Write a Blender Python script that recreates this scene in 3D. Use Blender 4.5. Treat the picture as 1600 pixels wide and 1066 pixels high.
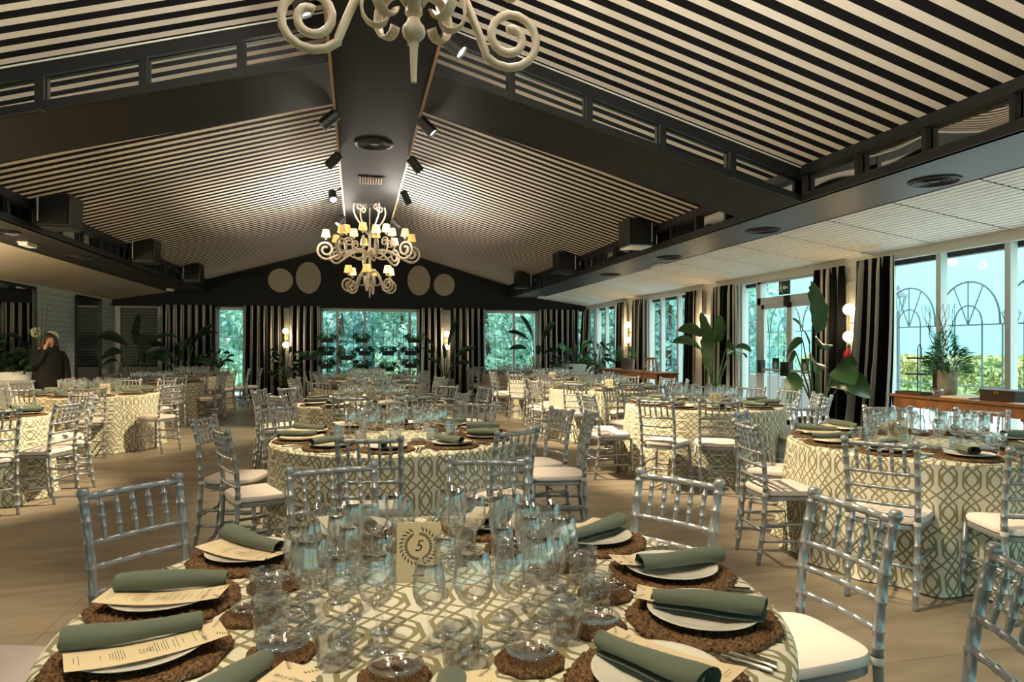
import bpy, bmesh, math, random
from mathutils import Vector, Matrix
random.seed(7)
PI = math.pi
sc = bpy.context.scene
for o in list(bpy.data.objects):
    bpy.data.objects.remove(o, do_unlink=True)
COL = sc.collection

# ------------------------------------------------------------------ camera, world, exposure
F_PX, YAW, EYE, HOR = 1060.0, math.atan2(242, 1060), 1.42, 10.0
cam = bpy.data.cameras.new('camera'); cam.sensor_width = 36.0; cam.lens = F_PX / 1600 * 36.0
cam.shift_y = HOR / 1600; cam.clip_end = 300
camo = bpy.data.objects.new('camera', cam); COL.objects.link(camo)
camo.location = (0, 0, EYE); camo.rotation_euler = (PI / 2, 0, -YAW)
sc.camera = camo
sc.view_settings.view_transform = 'Standard'; sc.view_settings.look = 'None'
sc.view_settings.gamma = 1.0; sc.view_settings.use_curve_mapping = False
sc.view_settings.exposure = 0.0
w = bpy.data.worlds.new('overcast_sky'); sc.world = w; w.use_nodes = True
wn = w.node_tree; bg = wn.nodes['Background']
tc = wn.nodes.new('ShaderNodeTexCoord'); sp = wn.nodes.new('ShaderNodeSeparateXYZ')
# hazy overcast sky: cyan haze at the horizon, three times brighter and whiter overhead (CIE overcast law)
rp = wn.nodes.new('ShaderNodeValToRGB'); rp.color_ramp.elements[0].position = 0.0; rp.color_ramp.elements[0].color = (.118, .285, .30, 1)
rp.color_ramp.elements[1].position = 1.0; rp.color_ramp.elements[1].color = (.93, 1.0, 1.0, 1)
e_ = rp.color_ramp.elements.new(.12); e_.color = (.133, .33, .345, 1)
wn.links.new(tc.outputs['Generated'], sp.inputs[0]); wn.links.new(sp.outputs['Z'], rp.inputs[0])
wn.links.new(rp.outputs[0], bg.inputs['Color']); bg.inputs['Strength'].default_value = 5.2
cy = sc.cycles
cy.max_bounces = 10; cy.diffuse_bounces = 4; cy.glossy_bounces = 4; cy.transmission_bounces = 6
cy.transparent_max_bounces = 48; cy.caustics_reflective = False; cy.caustics_refractive = False
cy.sample_clamp_indirect = 4.0; cy.use_denoising = True

# ------------------------------------------------------------------ helpers
def s2l(c):
    return tuple(((v / 12.92) if v <= .04045 else ((v + .055) / 1.055) ** 2.4) for v in c)
def rgb(h):
    return s2l(tuple(int(h[i:i + 2], 16) / 255 for i in (0, 2, 4))) + (1,)

class NX:
    """math-node expression"""
    def __init__(s, t, k): s.t, s.k = t, k
    def _m(s, op, *b):
        n = s.t.nodes.new('ShaderNodeMath'); n.operation = op
        for i, v in enumerate((s,) + b):
            if isinstance(v, NX): s.t.links.new(v.k, n.inputs[i])
            else: n.inputs[i].default_value = v
        return NX(s.t, n.outputs[0])
    def __add__(s, o): return s._m('ADD', o)
    def __sub__(s, o): return s._m('SUBTRACT', o)
    def __mul__(s, o): return s._m('MULTIPLY', o)
    def __truediv__(s, o): return s._m('DIVIDE', o)
    def abs(s): return s._m('ABSOLUTE')
    def sqrt(s): return s._m('SQRT')
    def min(s, o): return s._m('MINIMUM', o)
    def max(s, o): return s._m('MAXIMUM', o)
    def lt(s, o): return s._m('LESS_THAN', o)
    def gt(s, o): return s._m('GREATER_THAN', o)
    def sin(s): return s._m('SINE')
    def fract(s): return s._m('FRACT')
    def floor(s): return s._m('FLOOR')
    def wrapc(s, p): return s._m('WRAP', p / 2, -p / 2)
    def clamp(s):
        r = s._m('ADD', 0.0); r.k.node.use_clamp = True; return r

MATS = {}
def mat(name, col=(.8, .8, .8, 1), rough=.5, metal=0.0, spec=.5, emit=None, es=0.0, bump=None, vary=None, trans=0, sheen=0):
    """principled; bump=(scale,strength[,detail]) noise bump; vary=(col2,scale) noise colour mix"""
    if isinstance(col, str): col = rgb(col)
    m = bpy.data.materials.new(name); m.use_nodes = True; t = m.node_tree
    p = t.nodes['Principled BSDF']
    p.inputs['Base Color'].default_value = col; p.inputs['Roughness'].default_value = rough
    p.inputs['Metallic'].default_value = metal; p.inputs['Specular IOR Level'].default_value = spec
    if sheen: p.inputs['Sheen Weight'].default_value = sheen
    if emit:
        p.inputs['Emission Color'].default_value = rgb(emit) if isinstance(emit, str) else emit
        p.inputs['Emission Strength'].default_value = es
    if bump or vary:
        c = t.nodes.new('ShaderNodeTexCoord')
    if bump:
        n = t.nodes.new('ShaderNodeTexNoise'); n.inputs['Scale'].default_value = bump[0]; n.inputs['Detail'].default_value = bump[2] if len(bump) > 2 else 4
        t.links.new(c.outputs['Object'], n.inputs['Vector'])
        b = t.nodes.new('ShaderNodeBump'); b.inputs['Strength'].default_value = bump[1]; b.inputs['Distance'].default_value = .01
        t.links.new(n.outputs[0], b.inputs['Height']); t.links.new(b.outputs[0], p.inputs['Normal'])
    if vary:
        n = t.nodes.new('ShaderNodeTexNoise'); n.inputs['Scale'].default_value = vary[1]; n.inputs['Detail'].default_value = 5
        t.links.new(c.outputs['Object'], n.inputs['Vector'])
        r = t.nodes.new('ShaderNodeValToRGB'); r.color_ramp.elements[0].position = .35; r.color_ramp.elements[1].position = .65
        r.color_ramp.elements[0].color = col; r.color_ramp.elements[1].color = rgb(vary[0]) if isinstance(vary[0], str) else vary[0]
        t.links.new(n.outputs[0], r.inputs[0]); t.links.new(r.outputs[0], p.inputs['Base Color'])
    MATS[name] = m
    return m
def pick(t, fac, a, b):
    n = t.nodes.new('ShaderNodeMix'); n.data_type = 'RGBA'
    t.links.new(fac.k, n.inputs[0])
    n.inputs[6].default_value = rgb(a) if isinstance(a, str) else a
    n.inputs[7].default_value = rgb(b) if isinstance(b, str) else b
    return n.outputs[2]
def coords(t, which='Object'):
    c = t.nodes.new('ShaderNodeTexCoord'); s = t.nodes.new('ShaderNodeSeparateXYZ')
    t.links.new(c.outputs[which], s.inputs[0])
    return [NX(t, s.outputs[i]) for i in range(3)]

class MB:
    def __init__(s): s.v = []; s.f = []; s.uv = None; s.mi = []
    def add(s, vs, fs):
        n = len(s.v); s.v += [tuple(v) for v in vs]; s.f += [tuple(i + n for i in f) for f in fs]; return s
    def box(s, c, d, rz=0.0, taper=1.0):
        x, y, z = (k / 2 for k in d); ca, sa = math.cos(rz), math.sin(rz); P = []
        for sz in (-1, 1):
            k = taper if sz > 0 else 1
            for sx, sy in ((-1, -1), (1, -1), (1, 1), (-1, 1)):
                a, b = sx * x * k, sy * y * k
                P.append((c[0] + a * ca - b * sa, c[1] + a * sa + b * ca, c[2] + sz * z))
        return s.add(P, [(3, 2, 1, 0), (4, 5, 6, 7), (0, 1, 5, 4), (1, 2, 6, 5), (2, 3, 7, 6), (3, 0, 4, 7)])
    def bbox(s, a, b):
        return s.box([(a[i] + b[i]) / 2 for i in range(3)], [abs(b[i] - a[i]) for i in range(3)])
    def quad(s, a, b, c, d): return s.add([a, b, c, d], [(0, 1, 2, 3)])
    def lathe(s, prof, seg=24, c=(0, 0, 0), cap=True, squash=None):
        n = len(prof); P = []
        for r, z in prof:
            for i in range(seg):
                t = 2 * PI * i / seg
                P.append((c[0] + r * math.cos(t), c[1] + r * math.sin(t), c[2] + z))
        F = [(j * seg + i, j * seg + (i + 1) % seg, (j + 1) * seg + (i + 1) % seg, (j + 1) * seg + i) for j in range(n - 1) for i in range(seg)]
        if cap:
            if prof[0][0] > 1e-5: F.append(tuple(range(seg))[::-1])
            if prof[-1][0] > 1e-5: F.append(tuple((n - 1) * seg + i for i in range(seg)))
        return s.add(P, F)
    def tube(s, path, rad, seg=8, cap=True, flat=None):
        P = [Vector(p) for p in path]; n = len(P)
        R = rad if isinstance(rad, (list, tuple)) else [rad] * n
        T = [(P[min(i + 1, n - 1)] - P[max(i - 1, 0)]).normalized() for i in range(n)]
        up = Vector((0, 0, 1)) if abs(T[0].z) < .9 else Vector((1, 0, 0))
        N = (up - T[0] * up.dot(T[0])).normalized(); V = []
        for i in range(n):
            N = (N - T[i] * N.dot(T[i])).normalized(); B = T[i].cross(N)
            for k in range(seg):
                a = 2 * PI * k / seg + PI / seg
                fb = flat if flat else 1.0
                V.append(P[i] + N * (math.cos(a) * R[i]) + B * (math.sin(a) * R[i] * fb))
        F = [(i * seg + k, i * seg + (k + 1) % seg, (i + 1) * seg + (k + 1) % seg, (i + 1) * seg + k) for i in range(n - 1) for k in range(seg)]
        if cap: F += [tuple(range(seg))[::-1], tuple((n - 1) * seg + k for k in range(seg))]
        return s.add(V, F)
    def ball(s, c, r, seg=14, rings=9, sc3=(1, 1, 1)):
        prof = [(max(1e-6, r * math.sin(PI * i / rings)), -r * math.cos(PI * i / rings)) for i in range(rings + 1)]
        n0 = len(s.v); s.lathe(prof, seg, cap=False)
        for i in range(n0, len(s.v)):
            v = s.v[i]; s.v[i] = (c[0] + v[0] * sc3[0], c[1] + v[1] * sc3[1], c[2] + v[2] * sc3[2])
        return s
    def grid(s, nx, ny, fn, close_u=False):
        P = [fn(i, j) for j in range(ny + 1) for i in range(nx if close_u else nx + 1)]
        W = nx if close_u else nx + 1
        F = [(j * W + i, j * W + (i + 1) % W, (j + 1) * W + (i + 1) % W, (j + 1) * W + i) for j in range(ny) for i in range(nx)]
        return s.add(P, F)
    def mesh(s, name, m=None, smooth=False, bevel=0.0, uvs=None):
        me = bpy.data.meshes.new(name); me.from_pydata(s.v, [], s.f); me.update()
        if bevel:
            bm = bmesh.new(); bm.from_mesh(me)
            bmesh.ops.bevel(bm, geom=[e for e in bm.edges if len(e.link_faces) == 2 and e.calc_face_angle(0) > .5], offset=bevel, segments=2, affect='EDGES', profile=.6)
            bm.to_mesh(me); bm.free()
        if smooth:
            for p in me.polygons: p.use_smooth = True
            if smooth != 2:
                me.set_sharp_from_angle(angle=math.radians(40))
        if uvs:
            ul = me.uv_layers.new(name='UVMap')
            for l in me.loops: ul.data[l.index].uv = uvs[l.vertex_index]
        if m: me.materials.append(m if not isinstance(m, str) else MATS[m])
        return me
    def obj(s, name, m=None, parent=None, smooth=False, bevel=0.0, uvs=None):
        return link(name, s.mesh(name, m, smooth, bevel, uvs), parent)

def link(name, me, parent=None, loc=None, rz=None):
    o = bpy.data.objects.new(name, me); COL.objects.link(o)
    if parent: o.parent = parent
    if loc: o.location = loc
    if rz: o.rotation_euler = (0, 0, rz)
    return o
def tag(o, label, cat, group=None):
    o['label'] = label; o['category'] = cat
    if group: o['group'] = group
    return o
def thing(name, label, cat, loc=(0, 0, 0), rz=0.0, group=None):
    o = link(name, None, None, loc, rz); o.empty_display_size = .1
    return tag(o, label, cat, group)
def struct(name, loc=(0, 0, 0), me=None):
    o = link(name, me, None, loc); o['kind'] = 'structure'; return o
CA, SA = math.cos(YAW), math.sin(YAW)
def seen(x, y, z, mx=90, my=110):
    d = x * SA + y * CA
    if d < .25: return False
    px = 800 + F_PX * (x * CA - y * SA) / d; py = 543 - F_PX * (z - EYE) / d
    return -mx < px < 1600 + mx and -my < py < 1066 + my
def pxof(x, y):
    return (x * CA - y * SA) / max(.05, x * SA + y * CA)
ORD = ('first second third fourth fifth sixth seventh eighth ninth tenth eleventh twelfth thirteenth fourteenth fifteenth sixteenth seventeenth '
       'eighteenth nineteenth twentieth').split() + ['twenty-' + k for k in 'first second third fourth fifth sixth seventh eighth ninth'.split()] + \
      ['thirtieth'] + ['thirty-' + k for k in 'first second third fourth fifth sixth seventh eighth ninth'.split()]
RANKED = []   # (object, base label, where) -> the ordinal from the left is filled in at the end
def ranked(o, what, where, cat, group):
    o['category'] = cat; o['group'] = group
    RANKED.append((o, what, where)); return o

# ------------------------------------------------------------------ materials
mat('floor_tile', '8F8272', .42, bump=(9, .05))
_t = MATS['floor_tile'].node_tree; _p = _t.nodes['Principled BSDF']
_c = _t.nodes.new('ShaderNodeTexCoord'); _g = _t.nodes.new('ShaderNodeNewGeometry')
_mp = _t.nodes.new('ShaderNodeMapping'); _mp.inputs['Scale'].default_value = (.7, 2.6, 1); _mp.inputs['Rotation'].default_value = (0, 0, .5)
_n = _t.nodes.new('ShaderNodeTexNoise'); _n.inputs['Scale'].default_value = 1.6; _n.inputs['Detail'].default_value = 8; _n.inputs['Distortion'].default_value = 1.2
_t.links.new(_g.outputs['Position'], _mp.inputs[0]); _t.links.new(_mp.outputs[0], _n.inputs['Vector'])
_r = _t.nodes.new('ShaderNodeValToRGB'); _r.color_ramp.elements[0].position = .32; _r.color_ramp.elements[1].position = .72
_r.color_ramp.elements[0].color = rgb('7D7060'); _r.color_ramp.elements[1].color = rgb('A2937F')
_t.links.new(_n.outputs[0], _r.inputs[0])
_oi = _t.nodes.new('ShaderNodeObjectInfo'); _hs = _t.nodes.new('ShaderNodeHueSaturation')
_v = NX(_t, _oi.outputs['Random']) * .10 + .95
_t.links.new(_v.k, _hs.inputs['Value']); _t.links.new(_r.outputs[0], _hs.inputs['Color']); _t.links.new(_hs.outputs[0], _p.inputs['Base Color'])
mat('grout', '6E6356', .8)

def stripes(name, axis, period, duty, dark, light, rough=.85, jit=0.0, which='Object', off=0.0, trans=None):
    m = mat(name, light, rough, spec=.2); t = m.node_tree
    c = coords(t, which)[axis]
    fac = ((c + off) / period).fract().lt(duty)
    t.links.new(pick(t, fac, light, dark), t.nodes['Principled BSDF'].inputs['Base Color'])
    return m
stripes('ceiling_stripe', 1, .183, .53, '0A0B10', 'F1E8DA')
m = mat('curtain_stripe', 'CFC9C0', .9, spec=.15); t = m.node_tree      # woven stripes of two widths
u = coords(t, 'UV')[0]
fac = (u / .31).fract().lt(.56).max(((u + .07) / .31).fract().lt(.06))
t.links.new(pick(t, fac, 'CBC5BC', '07080B'), t.nodes['Principled BSDF'].inputs['Base Color'])
mat('black_trim', '0C0D11', .55); mat('rafter_dark', '100E0D', .6, spec=.25); mat('beam_brown', '1B1714', .55, bump=(3, .02)); mat('beam_grey', '2A2A2E', .5)
mat('ridge_brown', '070605', .7, spec=.12, bump=(2.5, .02)); mat('wood_edge', '8A6A48', .5)
mat('mirror', (.82, .83, .84, 1), .02, 1.0)
m = mat('wavy_mirror', (.80, .78, .74, 1), .03, 1.0)
t = m.node_tree; n = t.nodes.new('ShaderNodeTexNoise'); n.inputs['Scale'].default_value = 1.4; n.inputs['Detail'].default_value = 0
c_ = t.nodes.new('ShaderNodeNewGeometry'); t.links.new(c_.outputs['Position'], n.inputs['Vector'])
b_ = t.nodes.new('ShaderNodeBump'); b_.inputs['Strength'].default_value = .12; b_.inputs['Distance'].default_value = .15
t.links.new(n.outputs[0], b_.inputs['Height']); t.links.new(b_.outputs[0], t.nodes['Principled BSDF'].inputs['Normal'])
mat('white_paint', 'DAD8D0', .5); mat('white_frame', 'D2DADA', .35); mat('ceiling_panel', 'F0EEEA', .7); mat('plaster_beige', 'BFB4A2', .8)
mat('black_matte', '060709', .75); mat('disc_beige', '9A9080', .45)
mat('alu_slat', '9AA2A2', .45, .3)
m = mat('brick_white', 'D6DAD6', .6); t = m.node_tree
bt = t.nodes.new('ShaderNodeTexBrick'); bt.inputs['Scale'].default_value = 1.0; bt.inputs['Mortar Size'].default_value = .012
bt.inputs['Brick Width'].default_value = .22; bt.inputs['Row Height'].default_value = .11
bt.inputs['Color1'].default_value = rgb('D2D8D6'); bt.inputs['Color2'].default_value = rgb('BFC8C8'); bt.inputs['Mortar'].default_value = rgb('A9B2B2')
cx, cyy, cz = coords(t); cmb = t.nodes.new('ShaderNodeCombineXYZ')
t.links.new(cyy.k, cmb.inputs[0]); t.links.new(cz.k, cmb.inputs[1]); t.links.new(cmb.outputs[0], bt.inputs['Vector'])
t.links.new(bt.outputs['Color'], t.nodes['Principled BSDF'].inputs['Base Color'])
b_ = t.nodes.new('ShaderNodeBump'); b_.inputs['Strength'].default_value = .6; b_.inputs['Distance'].default_value = .01
t.links.new(bt.outputs['Fac'], b_.inputs['Height']); b_.invert = True; t.links.new(b_.outputs[0], t.nodes['Principled BSDF'].inputs['Normal'])

def thin_glass(name, tint, base=.02, k=.55, power=3.0, rough=.0, gloss=(1, 1, 1, 1)):
    m = bpy.data.materials.new(name); m.use_nodes = True; t = m.node_tree; t.nodes.clear()
    out = t.nodes.new('ShaderNodeOutputMaterial'); tr = t.nodes.new('ShaderNodeBsdfTransparent'); gl = t.nodes.new('ShaderNodeBsdfGlossy')
    tr.inputs['Color'].default_value = tint; gl.inputs['Roughness'].default_value = rough; gl.inputs['Color'].default_value = gloss
    lw = t.nodes.new('ShaderNodeLayerWeight'); lw.inputs['Blend'].default_value = .5
    f = NX(t, lw.outputs['Facing'])._m('POWER', power) * k + base
    mx = t.nodes.new('ShaderNodeMixShader'); t.links.new(f.k, mx.inputs[0]); t.links.new(tr.outputs[0], mx.inputs[1]); t.links.new(gl.outputs[0], mx.inputs[2])
    t.links.new(mx.outputs[0], out.inputs[0]); MATS[name] = m; return m
thin_glass('window_glass', (.955, .99, .99, 1), .02, .3, 4)
thin_glass('drink_glass', (.99, .993, .993, 1), .10, .9, 2.2)
thin_glass('cut_glass', (.975, .98, .98, 1), .14, .75, 1.6)

# tablecloth: interlaced trellis print, cream with olive lines (flat cloth coordinates in the uv map)
m = mat('trellis_cloth', 'DDD6C4', .85, spec=.2, bump=(260, .12, 2)); t = m.node_tree
u, v, _ = coords(t, 'UV')
PX, PY, LW = .118, .20, .0055
xx = u.wrapc(PX).abs(); yy = v.wrapc(PY).abs()
g1 = ((yy * -1.0 + PY / 2) * .72).min(PX * .36)                       # hexagon sides: diagonal, then upright
d1 = (xx - g1).abs() * .84
k2 = ((yy * yy + .0009).sqrt() * -1.0 + .03) * 1.22 + PX * .27           # rounded oval, then diagonal outwards
d2 = (xx - k2).abs().min((xx + k2).abs()) * .68
fac = d1.min(d2).lt(LW)
t.links.new(pick(t, fac, 'E2DCCB', '8F8768'), t.nodes['Principled BSDF'].inputs['Base Color'])

mat('silver_paint', 'A3A5A8', .34, .55)
mat('cushion', 'E8D9D2', .75, bump=(30, .06)); mat('cushion_tie', 'E4DED6', .6)
m = mat('seagrass', '5E4026', .8, spec=.2); t = m.node_tree      # twisted strands that run round the mat
x_, y_, z_ = coords(t); rr_ = (x_ * x_ + y_ * y_).sqrt(); th_ = y_._m('ARCTAN2', x_)
cmb = t.nodes.new('ShaderNodeCombineXYZ'); t.links.new((rr_ * 190.0 + th_ * 9.0).k, cmb.inputs[0]); t.links.new((th_ * 16.0).k, cmb.inputs[1]); t.links.new((z_ * 120.0).k, cmb.inputs[2])
n = t.nodes.new('ShaderNodeTexNoise'); n.inputs['Scale'].default_value = 1.0; n.inputs['Detail'].default_value = 3; t.links.new(cmb.outputs[0], n.inputs['Vector'])
r_ = t.nodes.new('ShaderNodeValToRGB'); r_.color_ramp.elements[0].position = .34; r_.color_ramp.elements[1].position = .70
r_.color_ramp.elements[0].color = rgb('2C1D12'); r_.color_ramp.elements[1].color = rgb('8A6A48')
t.links.new(n.outputs[0], r_.inputs[0]); t.links.new(r_.outputs[0], t.nodes['Principled BSDF'].inputs['Base Color'])
b_ = t.nodes.new('ShaderNodeBump'); b_.inputs['Strength'].default_value = .7; b_.inputs['Distance'].default_value = .004
t.links.new(n.outputs[0], b_.inputs['Height']); t.links.new(b_.outputs[0], t.nodes['Principled BSDF'].inputs['Normal'])
mat('china', 'E9E3D8', .18); mat('napkin', '596152', .85, sheen=.2, bump=(420, .08, 2)); mat('napkin_dark', '4A5245', .9)
mat('paper', 'E3CFAB', .75); mat('ink', '3F3A2E', .8); mat('ink_green', '545442', .8)
mat('cutlery', 'C9C6BE', .16, 1.0)
mat('chandelier_paint', 'BFB2A0', .45, bump=(25, .06)); mat('iron_black', '0B0B0C', .5)
m = mat('lamp_shade', 'F3D58A', .8, emit=(1.0, .60, .17, 1), es=.6)
m = mat('lamp_shade_bright', 'FFF0C0', .8, emit=(1.0, .74, .34, 1), es=1.5)
mat('globe_lamp', 'FFFFFF', .4, emit=(1.0, .72, .40, 1), es=9.0); mat('brass', 'B98D3C', .3, 1.0)
mat('spot_lens', 'FFFFFF', .4, emit=(1.0, .86, .66, 1), es=14.0); mat('emergency_lens', 'E8E8E4', .4)
mat('leaf_banana', '294423', .38, vary=('3E6430', 3.0)); mat('leaf_dark', '16281A', .45, vary=('24402A', 5.0)); mat('leaf_fern', '2E6B3C', .5, vary=('4B8B4A', 4.0))
mat('stalk', '4F6638', .5); mat('bark', '4A3A2C', .85); mat('soil', '2A2119', .95)
mat('pot_white', 'D5D5CF', .5); mat('pot_grey', '7F8487', .6); mat('pot_black', '15181A', .5); mat('stone', 'A79C8B', .8, bump=(20, .5), vary=('8C8172', 14)); mat('stone_dark', '6B6257', .8, bump=(16, .4))
mat('wood_honey', '8E5A2F', .45, vary=('6E421F', 6.0)); mat('wood_dark', '40291A', .5); mat('zinc', '9A9C98', .35, .8)
mat('red_paint', 'B01C1C', .4); mat('sign_green', '1D3B26', .5); mat('sign_white', 'EDEDE6', .5)
mat('iron_outside', '5F7682', .5); mat('hazy_tree_leaf', '98CFC0', .8, vary=('C0E6CE', 2.0)); mat('hazy_tree_leaf_deep', '82BEBA', .8, vary=('A8DAD6', 2.5)); mat('hazy_tree_leaf_pale', 'C2E6DF', .8, vary=('AAD8D0', 2.0))  # pale cyan tree leaves: the garden haze is put into their colour
mat('hedge_leaf', '9DBE84', .7, vary=('CFC98C', .8)); mat('lawn', '5E7C45', .9, vary=('7A9455', 1.5)); mat('terrace', 'E8E9E4', .7, vary=('DCDFDA', 1.0)); mat('hill', '8FA9AE', 1.0)  # hedge leaves lightened too, haze put into their green
mat('skin', 'C79A7E', .55); mat('coat', '0B0908', .85); mat('hair', '3A2415', .6); mat('phone_black', '0A0A0B', .3)
mat('flower_white', 'E8EAD8', .7, vary=('C9D2A8', 8.0)); mat('plastic_white', 'E4E4E0', .4); mat('cover_grey', '8A8883', .9)
# ------------------------------------------------------------------ room shell
XC, XL, XR, YB, YF = .215, -6.3, 6.85, -5.0, 20.0
def slope_z(dx): return 3.265 + .289 * (4.155 - dx)
def raft_z(dx): return 2.9 + .263 * (4.2 - dx)
floor = struct('floor', me=MB().bbox((XL, YB, -.12), (XR, YF, -.012)).mesh('floor', 'grout'))
TS = 1.2
tile_me = MB().bbox((-TS / 2 + .0012, -TS / 2 + .0012, -.012), (TS / 2 - .0012, TS / 2 - .0012, 0)).mesh('tile', 'floor_tile')
for j in range(18):
    for i in range(11):
        x, y = XL + .58 + i * TS, -.4 + j * TS
        if seen(x - .6, y + .6, 0, 300, 300) or seen(x + .6, y + .6, 0, 300, 300) or seen(x, y, 0, 300, 300):
            link('tile', tile_me, floor, (x, y, 0))
rest = MB().bbox((XL, YB, -.012), (XR, -1.0, 0)).obj('rear_paving', 'floor_tile', floor)

ceil = struct('ceiling', me=MB().bbox((XL - .2, YB - .2, 4.95), (XR + .2, YF + .2, 5.1)).mesh('ceiling', 'black_matte'))
for s, nm in ((-1, 'a'), (1, 'b')):
    a, b = .40, 4.2
    m_ = MB()
    for y0, y1 in ((YB, 6.1), (7.1, YF)):
        P = [(XC + s * a, y0, slope_z(a)), (XC + s * b, y0, slope_z(b)), (XC + s * b, y1, slope_z(b)), (XC + s * a, y1, slope_z(a))]
        mm = MB(); mm.add(P + [(p[0], p[1], p[2] + .02) for p in P], [(0, 1, 2, 3), (7, 6, 5, 4), (0, 4, 5, 1), (1, 5, 6, 2), (2, 6, 7, 3), (3, 7, 4, 0)])
        mm.obj('striped_canopy', 'ceiling_stripe', ceil)
# ridge box with timber edges
MB().bbox((XC - .43, YB, 3.9), (XC + .43, YF, 4.9)).obj('ridge_beam', 'ridge_brown', ceil)
for s in (-1, 1):
    MB().bbox((XC + s * .43, YB, 3.885), (XC + s * .455, YF, 3.94)).obj('edge_strip', 'wood_edge', ceil)
# wide rafters crossing the hall
for s in (-1, 1):
    y0, y1 = 6.1, 7.1
    def P(dx, y, z): return (XC + s * dx, y, z)
    a, b = .44, 4.2
    mm = MB(); vs = [P(a, y0, raft_z(a)), P(b, y0, raft_z(b)), P(b, y1, raft_z(b)), P(a, y1, raft_z(a)),
                     P(a, y0 + .03, raft_z(a) + .06), P(b, y0 + .03, raft_z(b) + .06), P(b, y1, slope_z(b) + .1), P(a, y1, slope_z(a) + .1)]
    mm.add(vs, [(0, 1, 2, 3), (0, 4, 5, 1), (2, 6, 7, 3), (1, 5, 6, 2), (3, 7, 4, 0)]); rb = mm.obj('rafter_beam', 'rafter_dark', ceil)
    # mirror behind the ladder frame on the near face
    mm = MB(); mm.add([P(a, y0 + .03, raft_z(a) + .03), P(b, y0 + .03, raft_z(b) + .03), P(b, y0 + .03, slope_z(b)), P(a, y0 + .03, slope_z(a))], [(0, 1, 2, 3)])
    mm.obj('mirror_strip', 'mirror', rb)
    for nm, f0, f1 in (('top_chord', lambda d: slope_z(d) - .12, lambda d: slope_z(d) + .02), ('bottom_chord', lambda d: raft_z(d), lambda d: raft_z(d) + .07)):
        q = [P(a, y0 - .03, f0(a)), P(b, y0 - .03, f0(b)), P(b, y0 - .03, f1(b)), P(a, y0 - .03, f1(a))]
        mm = MB(); mm.add(q + [(p[0], p[1] + .05, p[2]) for p in q], [(0, 1, 2, 3), (4, 5, 1, 0), (7, 6, 5, 4), (3, 2, 6, 7), (1, 5, 6, 2), (0, 3, 7, 4)])
        mm.obj(nm, 'black_trim', rb)
    q0, q1 = slope_z(a) - .015, slope_z(b) - .015
    MB().tube([P(a, y0 - .045, q0), P(b, y0 - .045, q1)], .008, 6).obj('edge_piping', 'white_paint', rb)
    for k in range(5):
        d = .75 + .42 + k * .75
        if d > 4.1: break
        MB().tube([P(d, y0 - .01, raft_z(d)), P(d, y0 - .01, slope_z(d) - .05)], .042, 4).obj('post', 'black_trim', rb)
# eave beams: soffit, chords, posts, mirror strips
for s, bm_ in ((-1, 'beam_brown'), (1, 'beam_grey')):  # window-side beam paler and greyer: bluish window light put into its colour
    xi, xo = XC + s * 4.2, XC + s * 5.1
    eb = MB().bbox((xi, YB, 2.9), (xo, YF, 2.985)).obj('eave_beam', bm_, ceil)
    MB().bbox((xi + s * .06, YB, 2.98), (xo, YF, 3.5)).obj('beam_core', 'black_matte', eb)
    MB().bbox((xi - s * .01, YB, 2.9), (xi + s * .05, YF, 2.97)).obj('bottom_chord', 'black_trim', eb)
    MB().bbox((xi - s * .03, YB, 3.17), (xi + s * .05, YF, 3.29)).obj('top_chord', 'black_trim', eb)
    y = 3.05
    while y < 19.6:
        MB().bbox((xi - s * .005, y - .022, 2.96), (xi + s * .045, y + .022, 3.2)).obj('post', 'black_trim', eb)
        MB().quad((xi + s * .055, y, 2.96), (xi + s * .055, y + .75, 2.96), (xi + s * .055, y + .75, 3.2), (xi + s * .055, y, 3.2)).obj('mirror_strip', 'wavy_mirror', eb)
        y += .75
    MB().quad((xi + s * .055, YB, 2.96), (xi + s * .055, 3.05, 2.96), (xi + s * .055, 3.05, 3.2), (xi + s * .055, YB, 3.2)).obj('mirror_strip', 'wavy_mirror', eb)
# aisle ceilings: grooved white panels along the windows, plain plaster panels on the mirror side
xo, L = XC + 5.1, XR - XC - 5.1
mm = MB(); NG = 20; pts = []
for k in range(NG):
    u0 = k / NG * L; u1 = (k + 1) / NG * L
    for u_, dz in ((u0 + .009, 0), (u1 - .009, 0), (u1 - .007, .022), (u1 + .007, .022)):
        pts.append((min(u_, L), dz))
prof = [(u_, 2.895 - .225 * u_ / L + dz) for u_, dz in pts]
mm = MB(); n_ = len(prof)
mm.add([(x, -.485, z) for x, z in prof] + [(x, .485, z) for x, z in prof], [(i, i + 1, n_ + i + 1, n_ + i) for i in range(n_ - 1)])
groove_me = mm.mesh('ceiling_panel', 'ceiling_panel')
MB().add([(xo, YB, 2.915), (XR, YB, 2.69), (XR, YF, 2.69), (xo, YF, 2.915)], [(0, 1, 2, 3)]).obj('aisle_backing', 'black_matte', ceil)
for k in range(21):
    link('ceiling_panel', groove_me, ceil, (xo, -.56 + k * .99, 0))
xo2 = XC - 5.1
for k in range(9):
    y = -2.6 + k * 2.52
    MB().add([(xo2, y, 2.895), (XL, y, 2.67), (XL, y + 2.51, 2.67), (xo2, y + 2.51, 2.895)], [(0, 1, 2, 3)]).obj('plaster_panel', 'plaster_beige', ceil)
MB().add([(xo2, YB, 2.91), (XL, YB, 2.69), (XL, YF, 2.69), (xo2, YF, 2.91)], [(0, 1, 2, 3)]).obj('aisle_backing', 'black_matte', ceil)

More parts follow.
